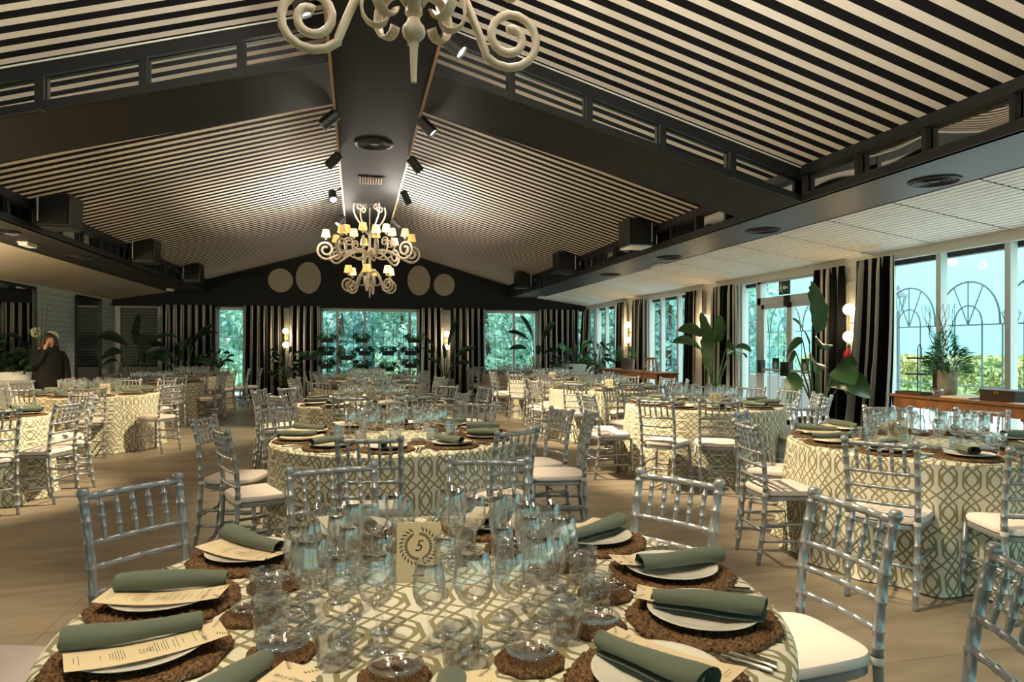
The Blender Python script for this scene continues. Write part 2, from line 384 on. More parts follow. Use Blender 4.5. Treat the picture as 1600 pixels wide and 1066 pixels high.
# walls
def solid(mm, *boxes):
    for a, b in boxes: mm.bbox(a, b)
    return mm
wr = struct('wall_right', me=solid(MB(), ((XR, YB, 2.62), (XR + .2, YF + .2, 4.95)), ((XR, 19.0, 0), (XR + .2, 19.12, 2.62)), ((XR, 15.3, 0), (XR + .2, 16.9, 2.62)),
    ((XR, 11.25, 0), (XR + .2, 12.93, 2.62)), ((XR, 7.72, 0), (XR + .2, 8.85, 2.62)), ((XR, 2.4, 0), (XR + .2, 3.0, 2.62)), ((XR, YB, 0), (XR + .2, -3.4, 2.62))).mesh('wall_right', 'white_paint'))
MB().bbox((XR - .03, YB, 2.56), (XR, YF, 2.68)).obj('cornice', 'white_paint', wr)
wf = struct('wall_far', me=solid(MB(), ((XL - .2, YF, 2.5), (XR + .2, YF + .2, 4.95)), ((XL - .2, YF, 0), (-6.17, YF + .2, 2.5)), ((-5.0, YF, 0), (-3.75, YF + .2, 2.5)),
    ((-3.05, YF, 0), (-1.0, YF + .2, 2.5)), ((1.75, YF, 0), (3.7, YF + .2, 2.5)), ((5.35, YF, 0), (6.6, YF + .2, 2.5)), ((-6.2, YF, 0), (-5.2, YF + .2, .9))).mesh('wall_far', 'white_paint'))
MB().bbox((XL, 19.72, 2.53), (XR, YF, 4.9)).obj('gable_board', 'black_matte', wf)
wl = struct('wall_left', me=MB().bbox((XL - .2, YB, 0), (XL, YF, 4.95)).mesh('wall_left', 'brick_white'))
MB().bbox((XL, YB, 2.6), (XL + .03, YF, 2.68)).obj('cornice', 'white_paint', wl)
wb = struct('wall_back', me=solid(MB(), ((XL - .2, YB - .2, 2.6), (XR + .2, YB, 4.95)), ((XL - .2, YB - .2, 0), (-5.6, YB, 2.6)), ((-1.2, YB - .2, 0), (-.6, YB, 2.6)), ((1.2, YB - .2, 0), (1.8, YB, 2.6)), ((6.2, YB - .2, 0), (XR + .2, YB, 2.6))).mesh('wall_back', 'white_paint'))
for px in (7.9, 8.45):       # raised mouldings on the window piers
    pass
def moulding(y0, y1, z0, z1, parent):
    mm = MB(); x = XR - .012
    for a, b in (((y0, z0), (y1, z0)), ((y0, z1), (y1, z1)), ((y0, z0), (y0, z1)), ((y1, z0), (y1, z1))):
        mm.bbox((x, min(a[0], b[0]) - .012, min(a[1], b[1]) - .012), (XR, max(a[0], b[0]) + .012, max(a[1], b[1]) + .012))
    mm.obj('moulding', 'white_paint', parent)
for y0, y1 in ((8.08, 8.42), (11.9, 12.3), (15.85, 16.3)):
    for z0, z1 in ((.5, 1.25), (1.32, 1.9), (1.97, 2.35)): moulding(y0, y1, z0, z1, wr)

# windows (white frames, each mullion and each pane its own mesh)
WN = [0]
def window(axis, at, lo, hi, mull, z1=2.62, rails=(), blind=True):
    WN[0] += 1
    def B(a0, a1, z0, z1_, d0, d1):
        if axis == 'y': return MB().bbox((at + d0, a0, z0), (at + d1, a1, z1_))
        return MB().bbox((a0, at + d0, z0), (a1, at + d1, z1_))
    wn_ = struct('window_%d' % WN[0])
    fr = MB()
    for a0, a1, z0, z1_ in ((lo, lo + .05, 0, z1), (hi - .05, hi, 0, z1), (lo, hi, z1 - .05, z1), (lo, hi, 0, .06)):
        if axis == 'y': fr.bbox((at + .04, a0, z0), (at + .12, a1, z1_))
        else: fr.bbox((a0, at + .04, z0), (a1, at + .12, z1_))
    fr.obj('window_frame', 'white_frame', wn_)
    for m_ in mull: B(m_ - .035, m_ + .035, .06, z1 - .05, .03, .13).obj('mullion', 'white_frame', wn_)
    for r_ in rails: B(lo + .05, hi - .05, r_ - .03, r_ + .03, .05, .11).obj('rail', 'white_frame', wn_)
    ed = [lo + .05] + list(mull) + [hi - .05]
    for a0, a1 in zip(ed[:-1], ed[1:]):
        if axis == 'y': q = [(at + .08, a0, .06), (at + .08, a1, .06), (at + .08, a1, z1 - .05), (at + .08, a0, z1 - .05)]
        else: q = [(a0, at + .08, .06), (a1, at + .08, .06), (a1, at + .08, z1 - .05), (a0, at + .08, z1 - .05)]
        MB().quad(*q).obj('pane', 'window_glass', wn_)
    if blind: B(lo, hi, z1 - .11, z1 - .02, .14, .24).obj('blind_box', 'beam_grey', wn_)
    return wn_
window('x', YF, -5.2, -5.0, (), 2.5, blind=False); window('x', YF, -3.75, -3.05, (), 2.5, blind=False); window('x', YF, -1.0, 1.75, (-.55, .216, 1.5), 2.5, blind=False)
window('x', YF, 3.7, 5.35, (4.63,), 2.5, blind=False); window('x', YF, 6.6, 6.85, (), 2.5, blind=False)
window('y', XR, 16.9, 19.0, (17.5, 18.2)); window('y', XR, 12.93, 15.3, (13.75, 14.6)); window('y', XR, 10.7, 11.25, ()); window('y', XR, 8.85, 8.95, ())
window('y', XR, 3.0, 7.72, (4.2, 5.08, 5.98, 6.88)); window('y', XR, -3.4, 2.4, (-1.9, -.5, .9))
for lo_, hi_ in ((-5.6, -1.2), (-.6, 1.2), (1.8, 6.2)): window('x', YB - .2, lo_, hi_, [lo_ + (hi_ - lo_) / 3, lo_ + 2 * (hi_ - lo_) / 3], 2.6)  # rear wall, out of view, glazed to let in more daylight
# shutter window on the far wall
lv = struct('window_%d' % (WN[0] + 1))
MB().bbox((-6.17, YF + .1, .9), (-5.2, YF + .12, 2.5)).obj('shutter_backing', 'beam_grey', lv)
for k in range(20):
    z = .95 + k * .079
    mm = MB(); mm.add([(-6.14, YF + .02, z), (-5.23, YF + .02, z), (-5.23, YF + .06, z + .05), (-6.14, YF + .06, z + .05), (-6.14, YF + .09, z + .068), (-5.23, YF + .09, z + .068)], [(0, 1, 2, 3), (3, 2, 5, 4)])
    mm.obj('slat', 'alu_slat', lv)
MB().bbox((-5.25, YF - .01, .9), (-5.19, YF + .1, 2.5)).obj('window_frame', 'white_frame', lv)
# garden door
door = struct('door_1'); x0 = XR + .03
fr = MB(); y0, ym, y1 = 8.95, 9.83, 10.7
for a, b in (((y0, 0), (y0 + .1, 2.62)), ((y1 - .1, 0), (y1, 2.62)), ((y0, 2.52), (y1, 2.62)), ((y0, 2.16), (y1, 2.28))): fr.bbox((x0, a[0], a[1]), (x0 + .12, b[0], b[1]))
fr.obj('door_frame', 'white_frame', door)
for a, b in ((y0 + .1, ym), (ym, y1 - .1)):
    lf = MB()
    for p_, q_ in (((a, .02), (a + .07, 2.16)), ((b - .07, .02), (b, 2.16)), ((a, 2.08), (b, 2.16)), ((a, .02), (b, .22))): lf.bbox((x0 + .02, p_[0], p_[1]), (x0 + .08, q_[0], q_[1]))
    lf = lf.obj('door_leaf', 'white_frame', door)
    MB().quad((x0 + .05, a + .07, .22), (x0 + .05, b - .07, .22), (x0 + .05, b - .07, 2.08), (x0 + .05, a + .07, 2.08)).obj('pane', 'window_glass', lf)
    pb = MB().bbox((x0 - .05, a + .05, 1.02), (x0 - .02, b - .05, 1.06)).obj('push_bar', 'white_frame', lf)
    c_ = (a + .06) if a < ym - .1 else (b - .06)
    MB().bbox((x0 - .07, c_ - .05, .98), (x0 + .02, c_ + .05, 1.2)).obj('latch', 'phone_black', lf)
    c_ = b - .06 if a < ym - .1 else a + .06
    MB().bbox((x0 - .07, c_ - .05, .95), (x0 + .02, c_ + .05, 1.18)).obj('latch', 'phone_black', lf)
    st = MB().bbox((x0 + .035, (a + b) / 2 - .09, 1.0), (x0 + .045, (a + b) / 2 + .09, 1.24)).obj('sticker', 'sign_green', lf)
    mm = MB()
    for k in range(8):
        an = k * PI / 4; cy_, cz_ = (a + b) / 2, 1.12
        mm.add([(x0 + .033, cy_, cz_), (x0 + .033, cy_ + .035 * math.cos(an - .25), cz_ + .035 * math.sin(an - .25)), (x0 + .033, cy_ + .075 * math.cos(an), cz_ + .075 * math.sin(an)), (x0 + .033, cy_ + .035 * math.cos(an + .25), cz_ + .035 * math.sin(an + .25))], [(0, 1, 2, 3)])
    mm.obj('star_print', 'sign_white', st)
MB().bbox((x0 - .04, ym - .06, 2.1), (x0 + .02, ym + .06, 2.27)).obj('door_closer', 'phone_black', door)
MB().quad((x0 + .06, y0 + .1, 2.28), (x0 + .06, y1 - .1, 2.28), (x0 + .06, y1 - .1, 2.52), (x0 + .06, y0 + .1, 2.52)).obj('transom_pane', 'window_glass', door)

# ------------------------------------------------------------------ things on walls, beams and ridge
def exit_sign(loc, label):
    o = thing('exit_sign', label, 'sign', loc, group='emergency exit signs')
    MB().bbox((-.012, -.14, -.11), (.012, .14, .11)).obj('panel', 'sign_green', o)
    mm = MB()
    mm.bbox((-.016, -.10, -.02), (-.013, -.02, .02)); mm.add([(-.016, -.02, -.05), (-.016, -.02, .05), (-.016, .04, 0)], [(0, 1, 2)])
    mm.ball((-.014, .08, .06), .016, 8, 5, (.2, 1, 1)); mm.bbox((-.016, .06, -.02), (-.013, .1, .04))
    mm.add([(-.016, .06, -.02), (-.016, .03, -.08), (-.016, .05, -.08), (-.016, .08, -.02)], [(0, 1, 2, 3)]); mm.add([(-.016, .08, -.02), (-.016, .11, -.07), (-.016, .125, -.06), (-.016, .1, -.02)], [(0, 1, 2, 3)])
    mm.obj('pictogram', 'sign_white', o)
exit_sign((XR - .01, 9.86, 2.4), 'dark green exit sign above the double garden door')
exit_sign((XR - .01, 13.15, 2.36), 'dark green exit sign at the top of the middle window')

for k, (x, z, rx, rz_) in enumerate(((-2.06, 3.27, .33, .33), (-1.32, 3.36, .34, .44), (1.74, 3.35, .33, .43), (2.47, 3.24, .31, .32))):
    lab = ('round beige wall disc, leftmost on the black gable', 'tall oval beige disc on the gable, beside the leftmost round one', 'tall oval beige disc on the gable half behind the lit chandelier', 'round beige wall disc, rightmost on the black gable')[k]
    mm = MB(); mm.lathe([(.001, 0), (.98, 0), (1.0, .01), (1.0, .05), (.98, .06), (.001, .06)], 48)
    mm.v = [(x + a * rx, 19.72 - c, z + b * rz_) for a, b, c in mm.v]
    tag(mm.obj('wall_disc', 'disc_beige', smooth=True), lab, 'wall disc', 'discs on the black gable')

def vent(loc, label, r=.21):
    o = thing('round_air_vent', label, 'air vent', loc, group='round air vents')
    MB().lathe([(r, 0), (r, -.012), (r * .9, -.02), (r * .86, -.006)], 32, cap=False).obj('rim', 'black_trim', o, True)
    for q in (.76, .6, .44, .28):
        MB().lathe([(r * q, -.004), (r * (q + .07), -.02), (r * (q + .08), -.012), (r * q, -.004)], 28, cap=False).obj('louvre_ring', 'black_trim', o, True)
    MB().lathe([(.001, -.012), (r * .2, -.012), (r * .2, 0)], 20, cap=False).obj('hub', 'black_trim', o, True)
    MB().lathe([(.001, -.001), (r * .9, -.001)], 24, cap=False).obj('duct', 'phone_black', o)
vent((.2, 8.43, 3.9), 'round ceiling diffuser in the brown ridge beam', .23)
for k, y in enumerate((5.03, 7.64, 10.26, 12.94)):
    vent((4.99, y, 2.9), '%s round vent in the window-side eave beam, counted from the camera' % ORD[k])
for k, y in enumerate((9.89, 12.34)):
    vent((-4.42, y, 2.9), '%s round vent in the mirror-side eave beam, counted from the camera' % ORD[k])
g = thing('return_air_grille', 'square return grille in the ridge beam beside the chandelier chain', 'air grille', (.2, 10.25, 3.9))
MB().bbox((-.19, -.24, -.012), (.19, .24, -.002)).obj('frame', 'ridge_brown', g)
for k in range(9): MB().bbox((-.165 + k * .038, -.2, -.022), (-.145 + k * .038, .2, -.012)).obj('slat', 'wood_edge', g)

def emergency(loc, label):
    o = thing('emergency_light', label, 'light', loc, group='emergency lights on the eave beams')
    MB().bbox((-.07, -.16, -.02), (.07, .16, 0)).obj('base', 'plastic_white', o, bevel=.006)
    MB().bbox((-.06, -.15, -.055), (.06, .15, -.018)).obj('diffuser', 'emergency_lens', o, bevel=.015)
emergency((5.2, 11.2, 2.9), 'white emergency light on the window-side eave beam, nearer one'); emergency((5.2, 19.0, 2.9), 'white emergency light on the window-side eave beam, far end')
emergency((-4.55, 10.9, 2.9), 'white emergency light on the mirror-side eave beam, nearer one'); emergency((-4.62, 18.7, 2.9), 'white emergency light on the mirror-side eave beam, far end')

def speaker(y, s, label):
    x = XC + s * 4.19
    o = thing('loudspeaker', label, 'loudspeaker', (x, y, 2.93), group='black loudspeakers on the eave beams')
    MB().bbox((-s * .06, -.22, .02), (-s * .46, .22, .42)).obj('cabinet', 'phone_black', o, bevel=.012)
    MB().bbox((0, -.1, .1), (-s * .07, .1, .3)).obj('bracket', 'black_trim', o)
    for z in (.05, .1): pass
    MB().bbox((-s * .10, -.235, .06), (-s * .115, -.222, .38)).obj('trim_slit', 'plastic_white', o)
    MB().bbox((-s * .14, -.232, .05), (-s * .43, -.218, .39)).obj('grille', 'black_matte', o)
    MB().bbox((-s * .1, -.2, 0), (-s * .44, .2, .02)).obj('shelf', 'white_frame' if s > 0 and y < 10 else 'black_trim', o)
for k, y in enumerate((9.75, 13.4, 17.0)):
    speaker(y, -1, ('black box loudspeaker on the mirror-side beam, %s from the camera' % ORD[k])); speaker(y - .1, 1, ('black box loudspeaker on the window-side beam, %s from the camera' % ORD[k]))

# track spots on both flanks of the ridge: each is a real lamp aimed at a table
can_me = MB().lathe([(.001, .21), (.05, .21), (.062, .2), (.062, 0), (.054, 0), (.05, .02)], 20, cap=False).mesh('can', 'iron_black', True)
lens_me = MB().lathe([(.001, .018), (.05, .018)], 18, cap=False).mesh('lens', 'spot_lens')
arm_me = MB().tube([(0, 0, .14), (0, .0, .23), (0, .05, .27)], .01, 6).mesh('bracket', 'iron_black')
def spot(loc, target, power, label, size=46, col=(1.0, .84, .54), blend=.6):
    o = thing('track_spotlight', label, 'spotlight', loc, group='track spotlights along the ridge')
    d = Vector(target) - Vector(loc)
    o.rotation_mode = 'QUATERNION'; o.rotation_quaternion = d.to_track_quat('-Z', 'Y')
    link('can', can_me, o); link('lens', lens_me, o)
    inv = o.rotation_quaternion.inverted(); e = inv @ Vector(((.0 if abs(loc[0] - XC) < .1 else (XC + math.copysign(.43, loc[0] - XC) - loc[0])), 0, 3.93 - loc[2]))
    MB().tube([(0, 0, .15), tuple(Vector((0, 0, .2)) * .5 + e * .5), tuple(e)], .011, 6).obj('bracket', 'iron_black', o)
    ld = bpy.data.lights.new('spot_lamp', 'SPOT'); ld.energy = power; ld.color = col; ld.spot_size = math.radians(size); ld.spot_blend = blend; ld.shadow_soft_size = .05
    l = bpy.data.objects.new('spot_lamp', ld); COL.objects.link(l); l.parent = o; l.location = (0, 0, -.02)
# ------------------------------------------------------------------ chandeliers
def spiral_arm(pts_rz, ang):
    return [(r * math.cos(ang), r * math.sin(ang), z) for r, z in pts_rz]
def bez(p0, p1, p2, p3, n=10):
    out = []
    for i in range(n + 1):
        t_ = i / n; a = (1 - t_) ** 3; b = 3 * t_ * (1 - t_) ** 2; c = 3 * t_ * t_ * (1 - t_); d = t_ ** 3
        out.append((a * p0[0] + b * p1[0] + c * p2[0] + d * p3[0], a * p0[1] + b * p1[1] + c * p2[1] + d * p3[1]))
    return out
def scroll(cx, cz, r0, r1, a0, turns, n=26):
    return [(cx + (r0 + (r1 - r0) * i / n) * math.cos(a0 + turns * 2 * PI * i / n), cz + (r0 + (r1 - r0) * i / n) * math.sin(a0 + turns * 2 * PI * i / n)) for i in range(n + 1)]
# profiles in (radius, height); height 0 is the bottom of the spike
def arm_profile(r_in, z_in, rc, zc, R, dip):
    # leaves the stem, rises over a hump, dips under the scroll and curls up and in
    a = bez((r_in, z_in), (r_in + .10, z_in + .16), (rc - R * 2.0, z_in + .10), (rc - R * .75, zc - R * .72 - dip), 12)
    b = scroll(rc, zc, R, R * .22, -2.35, 1.72)
    return a + b
PROF_MID = arm_profile(.06, .72, .74, .80, .17, .0)
PROF_LOW = bez((.05, .44), (.14, .52), (.2, .36), (.285, .145), 12) + scroll(.385, .215, .13, .03, -2.45, 1.7)
PROF_TOP = bez((.05, .80), (.10, .62), (.42, .62), (.44, .92), 12) + scroll(.36, .95, .085, .02, -.3, 1.5, 20)
PROF_HEART = bez((.05, 1.10), (.16, 1.26), (.40, 1.44), (.29, 1.62), 12) + scroll(.205, 1.575, .085, .02, .6, 1.45, 20)
PROF_LEAF = bez((.03, .30), (.10, .42), (.20, .38), (.20, .29), 8) + bez((.20, .29), (.20, .20), (.11, .19), (.10, .25), 6)[1:]
shade_prof = [(.052, 0), (.036, .085)]
def chandelier(name, loc, rz, label, watts, up, uprz, low):
    o = thing(name, label, 'chandelier', loc, rz, group='scrolled chandeliers under the ridge')
    pm = 'chandelier_paint'
    MB().lathe([(.002, 0), (.011, .002), (.017, .155), (.014, .165), (.03, .168), (.042, .182), (.0465, .2), (.042, .218), (.03, .232), (.022, .25), (.035, .27), (.025, .33), (.02, .4), (.03, .45), (.035, .52), (.022, .58), (.022, .7),
               (.045, .74), (.05, .8), (.025, .86), (.018, 1.0), (.03, 1.08), (.03, 1.14), (.012, 1.2), (.012, 1.58)], 14).obj('stem', pm, o, True)
    ch = MB()
    for k in range(9): ch.tube([(0, 0, 1.58 + k * (3.9 - loc[2] - 1.58) / 9), (0, 0, 1.58 + (k + .9) * (3.9 - loc[2] - 1.58) / 9)], .011 if k % 2 else .017, 6)
    ch.obj('chain', 'iron_black', o)
    MB().lathe([(.16, 0), (.15, -.02), (.03, -.05), (.001, -.05)], 20, (0, 0, 3.9 - loc[2])).obj('canopy_plate', 'iron_black', o, True)
    def mesh_of(prof, rad, nm, flat=None):
        return MB().tube([(r, 0, z) for r, z in prof], rad, 8, flat=flat).mesh(nm, pm, 2)
    arms = {'mid': mesh_of(PROF_MID, .021, 'arm'), 'low': mesh_of(PROF_LOW, .017, 'arm'), 'top': mesh_of(PROF_TOP, .014, 'arm'), 'heart': mesh_of(PROF_HEART, .014, 'heart_scroll'), 'leaf': mesh_of(PROF_LEAF, .007, 'leaf_scroll', 3.6)}
    cup = MB().lathe([(.004, 0), (.022, .006), (.012, .02), (.034, .035), (.036, .045), (.008, .05), (.008, .08)], 12).mesh('lamp_cup', pm, True)
    sh = MB().lathe(shade_prof, 20, cap=False); sh.v = [(x * 1.5, y * 1.5, z * 1.45) for x, y, z in sh.v]
    shd = sh.mesh('lamp_shade', 'lamp_shade', 2); shb = shd.copy(); shb.materials.clear(); shb.materials.append(MATS['lamp_shade_bright'])
    def tier(key, n, ph, rl, zl, lamp=True):
        for k in range(n):
            an = ph + 2 * PI * k / n
            a = link('arm' if key in ('mid', 'low', 'top') else arms[key].name.split('.')[0], arms[key], o, None, an)
            if lamp:
                c = link('lamp_cup', cup, a, (rl, 0, zl))
                bright = (k * 7 + n) % 5 < 2
                link('lamp_shade', shb if bright else shd, a, (rl, 0, zl + .055))
    tier('mid', 8, .0, .74, .965); tier('low', low[0], low[1], .385, .36); tier('top', 6, .1, .40, 1.06)
    tier('heart', 4, .4, 0, 0, False); tier('leaf', 8, .2, 0, 0, False)
    for k in range(4):
        ld = bpy.data.lights.new('chandelier_lamp', 'POINT'); ld.energy = watts / 4; ld.color = (1.0, .88, .72); ld.shadow_soft_size = .09
        l = bpy.data.objects.new('chandelier_lamp', ld); COL.objects.link(l); l.parent = o; an = .39 + k * PI / 2; l.location = (.86 * math.cos(an), .86 * math.sin(an), 1.03)
        # the open tops of the shades throw most of the light up on the canopy
        ld = bpy.data.lights.new('chandelier_uplight', 'SPOT'); ld.energy = up / 4; ld.color = (1.0, .90, .77); ld.shadow_soft_size = .06; ld.spot_size = math.radians(178); ld.spot_blend = .08
        l = bpy.data.objects.new('chandelier_uplight', ld); COL.objects.link(l); l.parent = o; l.location = (uprz[0] * math.cos(an), uprz[0] * math.sin(an), uprz[1]); l.rotation_euler = (PI, 0, 0)
chandelier('chandelier', (.215, 12.1, 2.29), .12, 'cream scrolled iron chandelier with lit yellow shades at the far gable', 60, 300, (.9, 1.2), (6, .25))
chandelier('chandelier', (.215, 2.66, 2.45), .52, 'large cream scrolled chandelier overhead, cut off by the photo edge', 130, 440, (.47, .5), (2, -.52))

# ------------------------------------------------------------------ curtains
def curtain(p0, p1, z0, z1, label, folds, amp=.05, flare=0.0, phase=0.0, lean=(0, 0)):
    a, b = Vector((p0[0], p0[1])), Vector((p1[0], p1[1])); d = b - a; Lw = d.length; d.normalize(); nrm = Vector((-d.y, d.x))
    NU, NV = folds * 10, 14; uvs = []; rnd = random.Random(int(phase * 100) + folds)
    offs = [rnd.uniform(-.25, .25) for _ in range(folds + 2)]
    def fn(i, j):
        t_ = i / NU; h = j / NV; z = z0 + (z1 - z0) * h
        k = t_ * folds; wv = math.sin(2 * PI * k + phase + offs[int(k)] * .0)
        am = amp * (.45 + .55 * (1 - h)) * (1 + .5 * math.sin(k * 1.7 + phase))
        if j == NV: am *= .55
        s_ = (t_ - .5) * Lw * (1 + flare * (1 - h)) + .5 * Lw + .02 * math.sin(4 * PI * k + phase) * (1 - h)
        p = a + d * s_ + nrm * am * wv
        q = 1 - h
        uvs.append((t_ * Lw * 1.75 + phase, z))
        return (p.x + lean[0] * q * q, p.y + lean[1] * q * q, z)
    mm = MB().grid(NU, NV, fn)
    o = mm.obj('curtain', 'curtain_stripe', smooth=2, uvs=uvs)
    md = o.modifiers.new('cloth_thickness', 'SOLIDIFY'); md.thickness = .006
    tag(o, label, 'curtain', 'black and white striped curtains'); return o
yc = 19.62
curtain((-5.05, yc), (-3.74, yc), .02, 2.56, 'dark striped curtain behind the leafy plants, beside the slatted shutter', 8, .10, .02, .3)
curtain((-3.02, yc), (-1.98, yc), .02, 2.56, 'full striped curtain between the narrow far window and the wall lamp', 7, .11, .08, 1.1)
curtain((-1.82, yc), (-1.0, yc), .02, 2.56, 'striped curtain just left of the hanging planter window', 5, .09, .02, 2.0)
curtain((1.76, yc), (2.42, yc), .02, 2.56, 'striped curtain just right of the hanging planter window', 4, .09, .02, .7)
curtain((2.66, yc), (3.66, yc), .02, 2.56, 'striped curtain behind the tall strelitzia on the far wall', 7, .11, .05, 1.6)
curtain((5.32, yc), (6.55, yc), .02, 2.56, 'striped curtain on the far wall nearest the window corner', 8, .10, .0, 2.4)
xc_ = 6.72
curtain((xc_, 19.75), (xc_ - .02, 19.0), .02, 2.56, 'striped curtain in the corner beside the first side window', 6, .08, .0, .2, (-.12, .1))
curtain((xc_, 16.9), (xc_, 16.35), .02, 2.6, 'far curtain of the pair around the brass lamp above the console', 4, .08, .0, .9)
curtain((xc_, 15.85), (xc_, 15.2), .02, 2.6, 'near curtain of the pair around the brass lamp above the console', 5, .08, .0, 1.9)
curtain((xc_, 13.1), (xc_, 12.35), .02, 2.58, 'striped curtain right behind the broad banana leaves', 5, .08, .0, .5)
curtain((xc_, 12.0), (xc_, 11.15), .02, 2.58, 'striped curtain just left of the garden door', 6, .08, .12, 1.3)
curtain((xc_, 8.98), (xc_, 8.32), .02, 2.58, 'striped curtain just right of the garden door', 5, .08, .0, 2.1)
curtain((xc_ - .06, 8.0), (xc_ - .06, 7.34), .02, 2.6, 'wide flaring striped curtain beside the large sea-view windows', 6, .08, .22, .1, (-.05, .12))
# ------------------------------------------------------------------ wall lamps
def sconce(loc, n, label):
    """n = unit vector into the room"""
    o = thing('wall_lamp', label, 'wall lamp', loc, math.atan2(n[1], n[0]), group='two-globe brass wall lamps')
    MB().lathe([(.001, .018), (.045, .018), (.05, .01), (.05, 0)], 20).obj('backplate', 'brass', o, True).rotation_euler = (0, PI / 2, 0)
    MB().tube([(.01, 0, 0), (.16, 0, 0)], .008, 8).obj('arm', 'brass', o)
    MB().tube([(.16, 0, -.13), (.16, 0, .13)], .008, 8).obj('rod', 'brass', o)
    for s in (-1, 1):
        MB().lathe([(.02, -.015), (.026, 0), (.02, .015)], 12, (.16, 0, s * .125)).obj('socket', 'brass', o, True)
        MB().ball((.16, 0, s * .19), .078, 20, 12).obj('globe', 'globe_lamp', o, 2)
    ld = bpy.data.lights.new('wall_lamp_bulb', 'POINT'); ld.energy = 14 if n[0] <= 0 else (330 if loc[1] > 8 else 110); ld.color = (1, .76, .44); ld.shadow_soft_size = .08  # mirror-side lamps far stronger, to fill the plaster aisle ceiling
    l = bpy.data.objects.new('wall_lamp_bulb', ld); COL.objects.link(l); l.parent = o; l.location = (.30, 0, 0)
sconce((XR - .01, 8.17, 1.76), (-1, 0), 'two-globe brass wall lamp beside the flaring striped curtain')
sconce((XR - .01, 12.2, 1.8), (-1, 0), 'two-globe brass wall lamp behind the broad banana leaves')
sconce((XR - .01, 16.1, 1.8), (-1, 0), 'two-globe brass wall lamp above the console with metal pails')
sconce((-1.92, YF - .25, 1.68), (0, -1), 'two-globe brass wall lamp on the far wall, left of the planters')
sconce((2.54, YF - .25, 1.62), (0, -1), 'two-globe brass wall lamp behind the tall strelitzia')
sconce((XL + .01, 9.6, 1.8), (1, 0), 'unseen two-globe brass wall lamp, added on the brick wall past the first mirror'); sconce((XL + .01, 5.6, 1.8), (1, 0), 'unseen two-globe brass wall lamp, added on the brick wall nearest the camera')  # mirror-side pair stands out of view, added to brighten the plaster aisle ceiling
# mirrors on the brick wall
def wall_mirror(y0, y1, label):
    o = thing('wall_mirror', label, 'mirror', (XL, (y0 + y1) / 2, .25)); h = 2.33; w_ = (y1 - y0) / 2
    MB().bbox((.0, -w_, 0), (.02, w_, h)).obj('glass', 'mirror', o)
    for a, b in (((-w_ - .05, -.05), (-w_, h + .05)), ((w_, -.05), (w_ + .05, h + .05)), ((-w_ - .05, h), (w_ + .05, h + .05)), ((-w_ - .05, -.05), (w_ + .05, 0))):
        MB().bbox((0, a[0], a[1]), (.05, b[0], b[1])).obj('frame_bar', 'phone_black', o)
wall_mirror(13.5, 15.3, 'wide black-framed mirror on the white brick wall behind the flowers')
wall_mirror(17.4, 18.85, 'narrow black-framed mirror on the brick wall nearest the far corner')
# ------------------------------------------------------------------ silver chairs
def ringed(p0, p1, r, rings, cap=None, n=2, bend=None, rr=1.22):
    """turned bar from p0 to p1 with raised rings at the given fractions"""
    p0, p1 = Vector(p0), Vector(p1); st = [(0, r)]
    Ln = (p1 - p0).length; e = .006 / Ln
    for q in rings: st += [(q - e, r), (q - e * .4, r * rr), (q + e * .4, r * rr), (q + e, r)]
    st.append((1, r)); path = []; rad = []
    for q, k in st:
        p = p0.lerp(p1, q)
        if bend: p = p + Vector(bend) * (4 * q * (1 - q))
        path.append(p); rad.append(k)
    return MB().tube(path, rad, 10)
def post_mesh(s):
    zs = []; key = [(0, -.235, .17), (.2, -.205, .171), (.45, -.185, .173), (.6, -.19, .175), (.75, -.212, .177), (.9, -.25, .18)]
    def at(z):
        for (a, ya, xa), (b, yb, xb) in zip(key[:-1], key[1:]):
            if z <= b + 1e-6:
                q = (z - a) / (b - a); return (s * (xa + (xb - xa) * q), ya + (yb - ya) * q, z)
        return (s * .18, -.25, z)
    P, R = [], []
    rings = (.08, .16, .25, .34, .50, .55, .64, .725, .80, .865)
    st = [0.0, .02]
    for z in rings: st += [z - .006, z - .003, z + .003, z + .006]
    st += [.888, .890, .9, .912, .918]
    for z in st:
        r = .0158 - .002 * (z < .05)
        if any(abs(z - q) < .004 for q in rings): r *= 1.2
        if z >= .889: r = {.89: .0195, .9: .021, .912: .0195, .918: .012}.get(z, .019)
        P.append(at(z)); R.append(r)
    return MB().tube(P, R, 12).mesh('back_post', 'silver_paint', 2)
CH = {}
CH['post'] = [post_mesh(-1), post_mesh(1)]
CH['leg'] = [ringed((s * .195, .20, 0), (s * .178, .185, .43), .0155, (.2, .36, .52, .75)).mesh('front_leg', 'silver_paint', 2) for s in (-1, 1)]
rl5 = (.12, .3, .5, .7, .88)
CH['top_rail'] = [ringed((-.18, -.243, .885), (.18, -.243, .885), .0125, rl5, bend=(0, -.018, 0)).mesh('top_rail', 'silver_paint', 2)]
CH['back_rail'] = [ringed((-.176, y, z), (.176, y, z), .0105, rl5, bend=(0, -.015, 0)).mesh('back_rail', 'silver_paint', 2) for z, y in ((.725, -.208), (.64, -.195), (.55, -.187))]
def spindle(x):
    y1, y0 = -.243 - .018 * (1 - (x / .18) ** 2), -.208 - .015 * (1 - (x / .18) ** 2)
    P, R = [], []
    for q, r in ((0, .005), (.05, .0065), (.2, .009), (.26, .009), (.275, .0115), (.30, .0115), (.315, .0092), (.5, .0092), (.515, .0115), (.54, .0115), (.555, .0092), (.74, .0092), (.755, .0115), (.78, .0115), (.8, .0085), (.95, .006), (1, .005)):
        P.append((x * (1 + .02 * q), y0 + (y1 - y0) * q, .725 + .16 * q)); R.append(r)
    return MB().tube(P, R, 8).mesh('spindle', 'silver_paint', 2)
CH['spindle'] = [spindle(x) for x in (-.118, -.059, 0, .059, .118)]
sr = (.25, .5, .75)
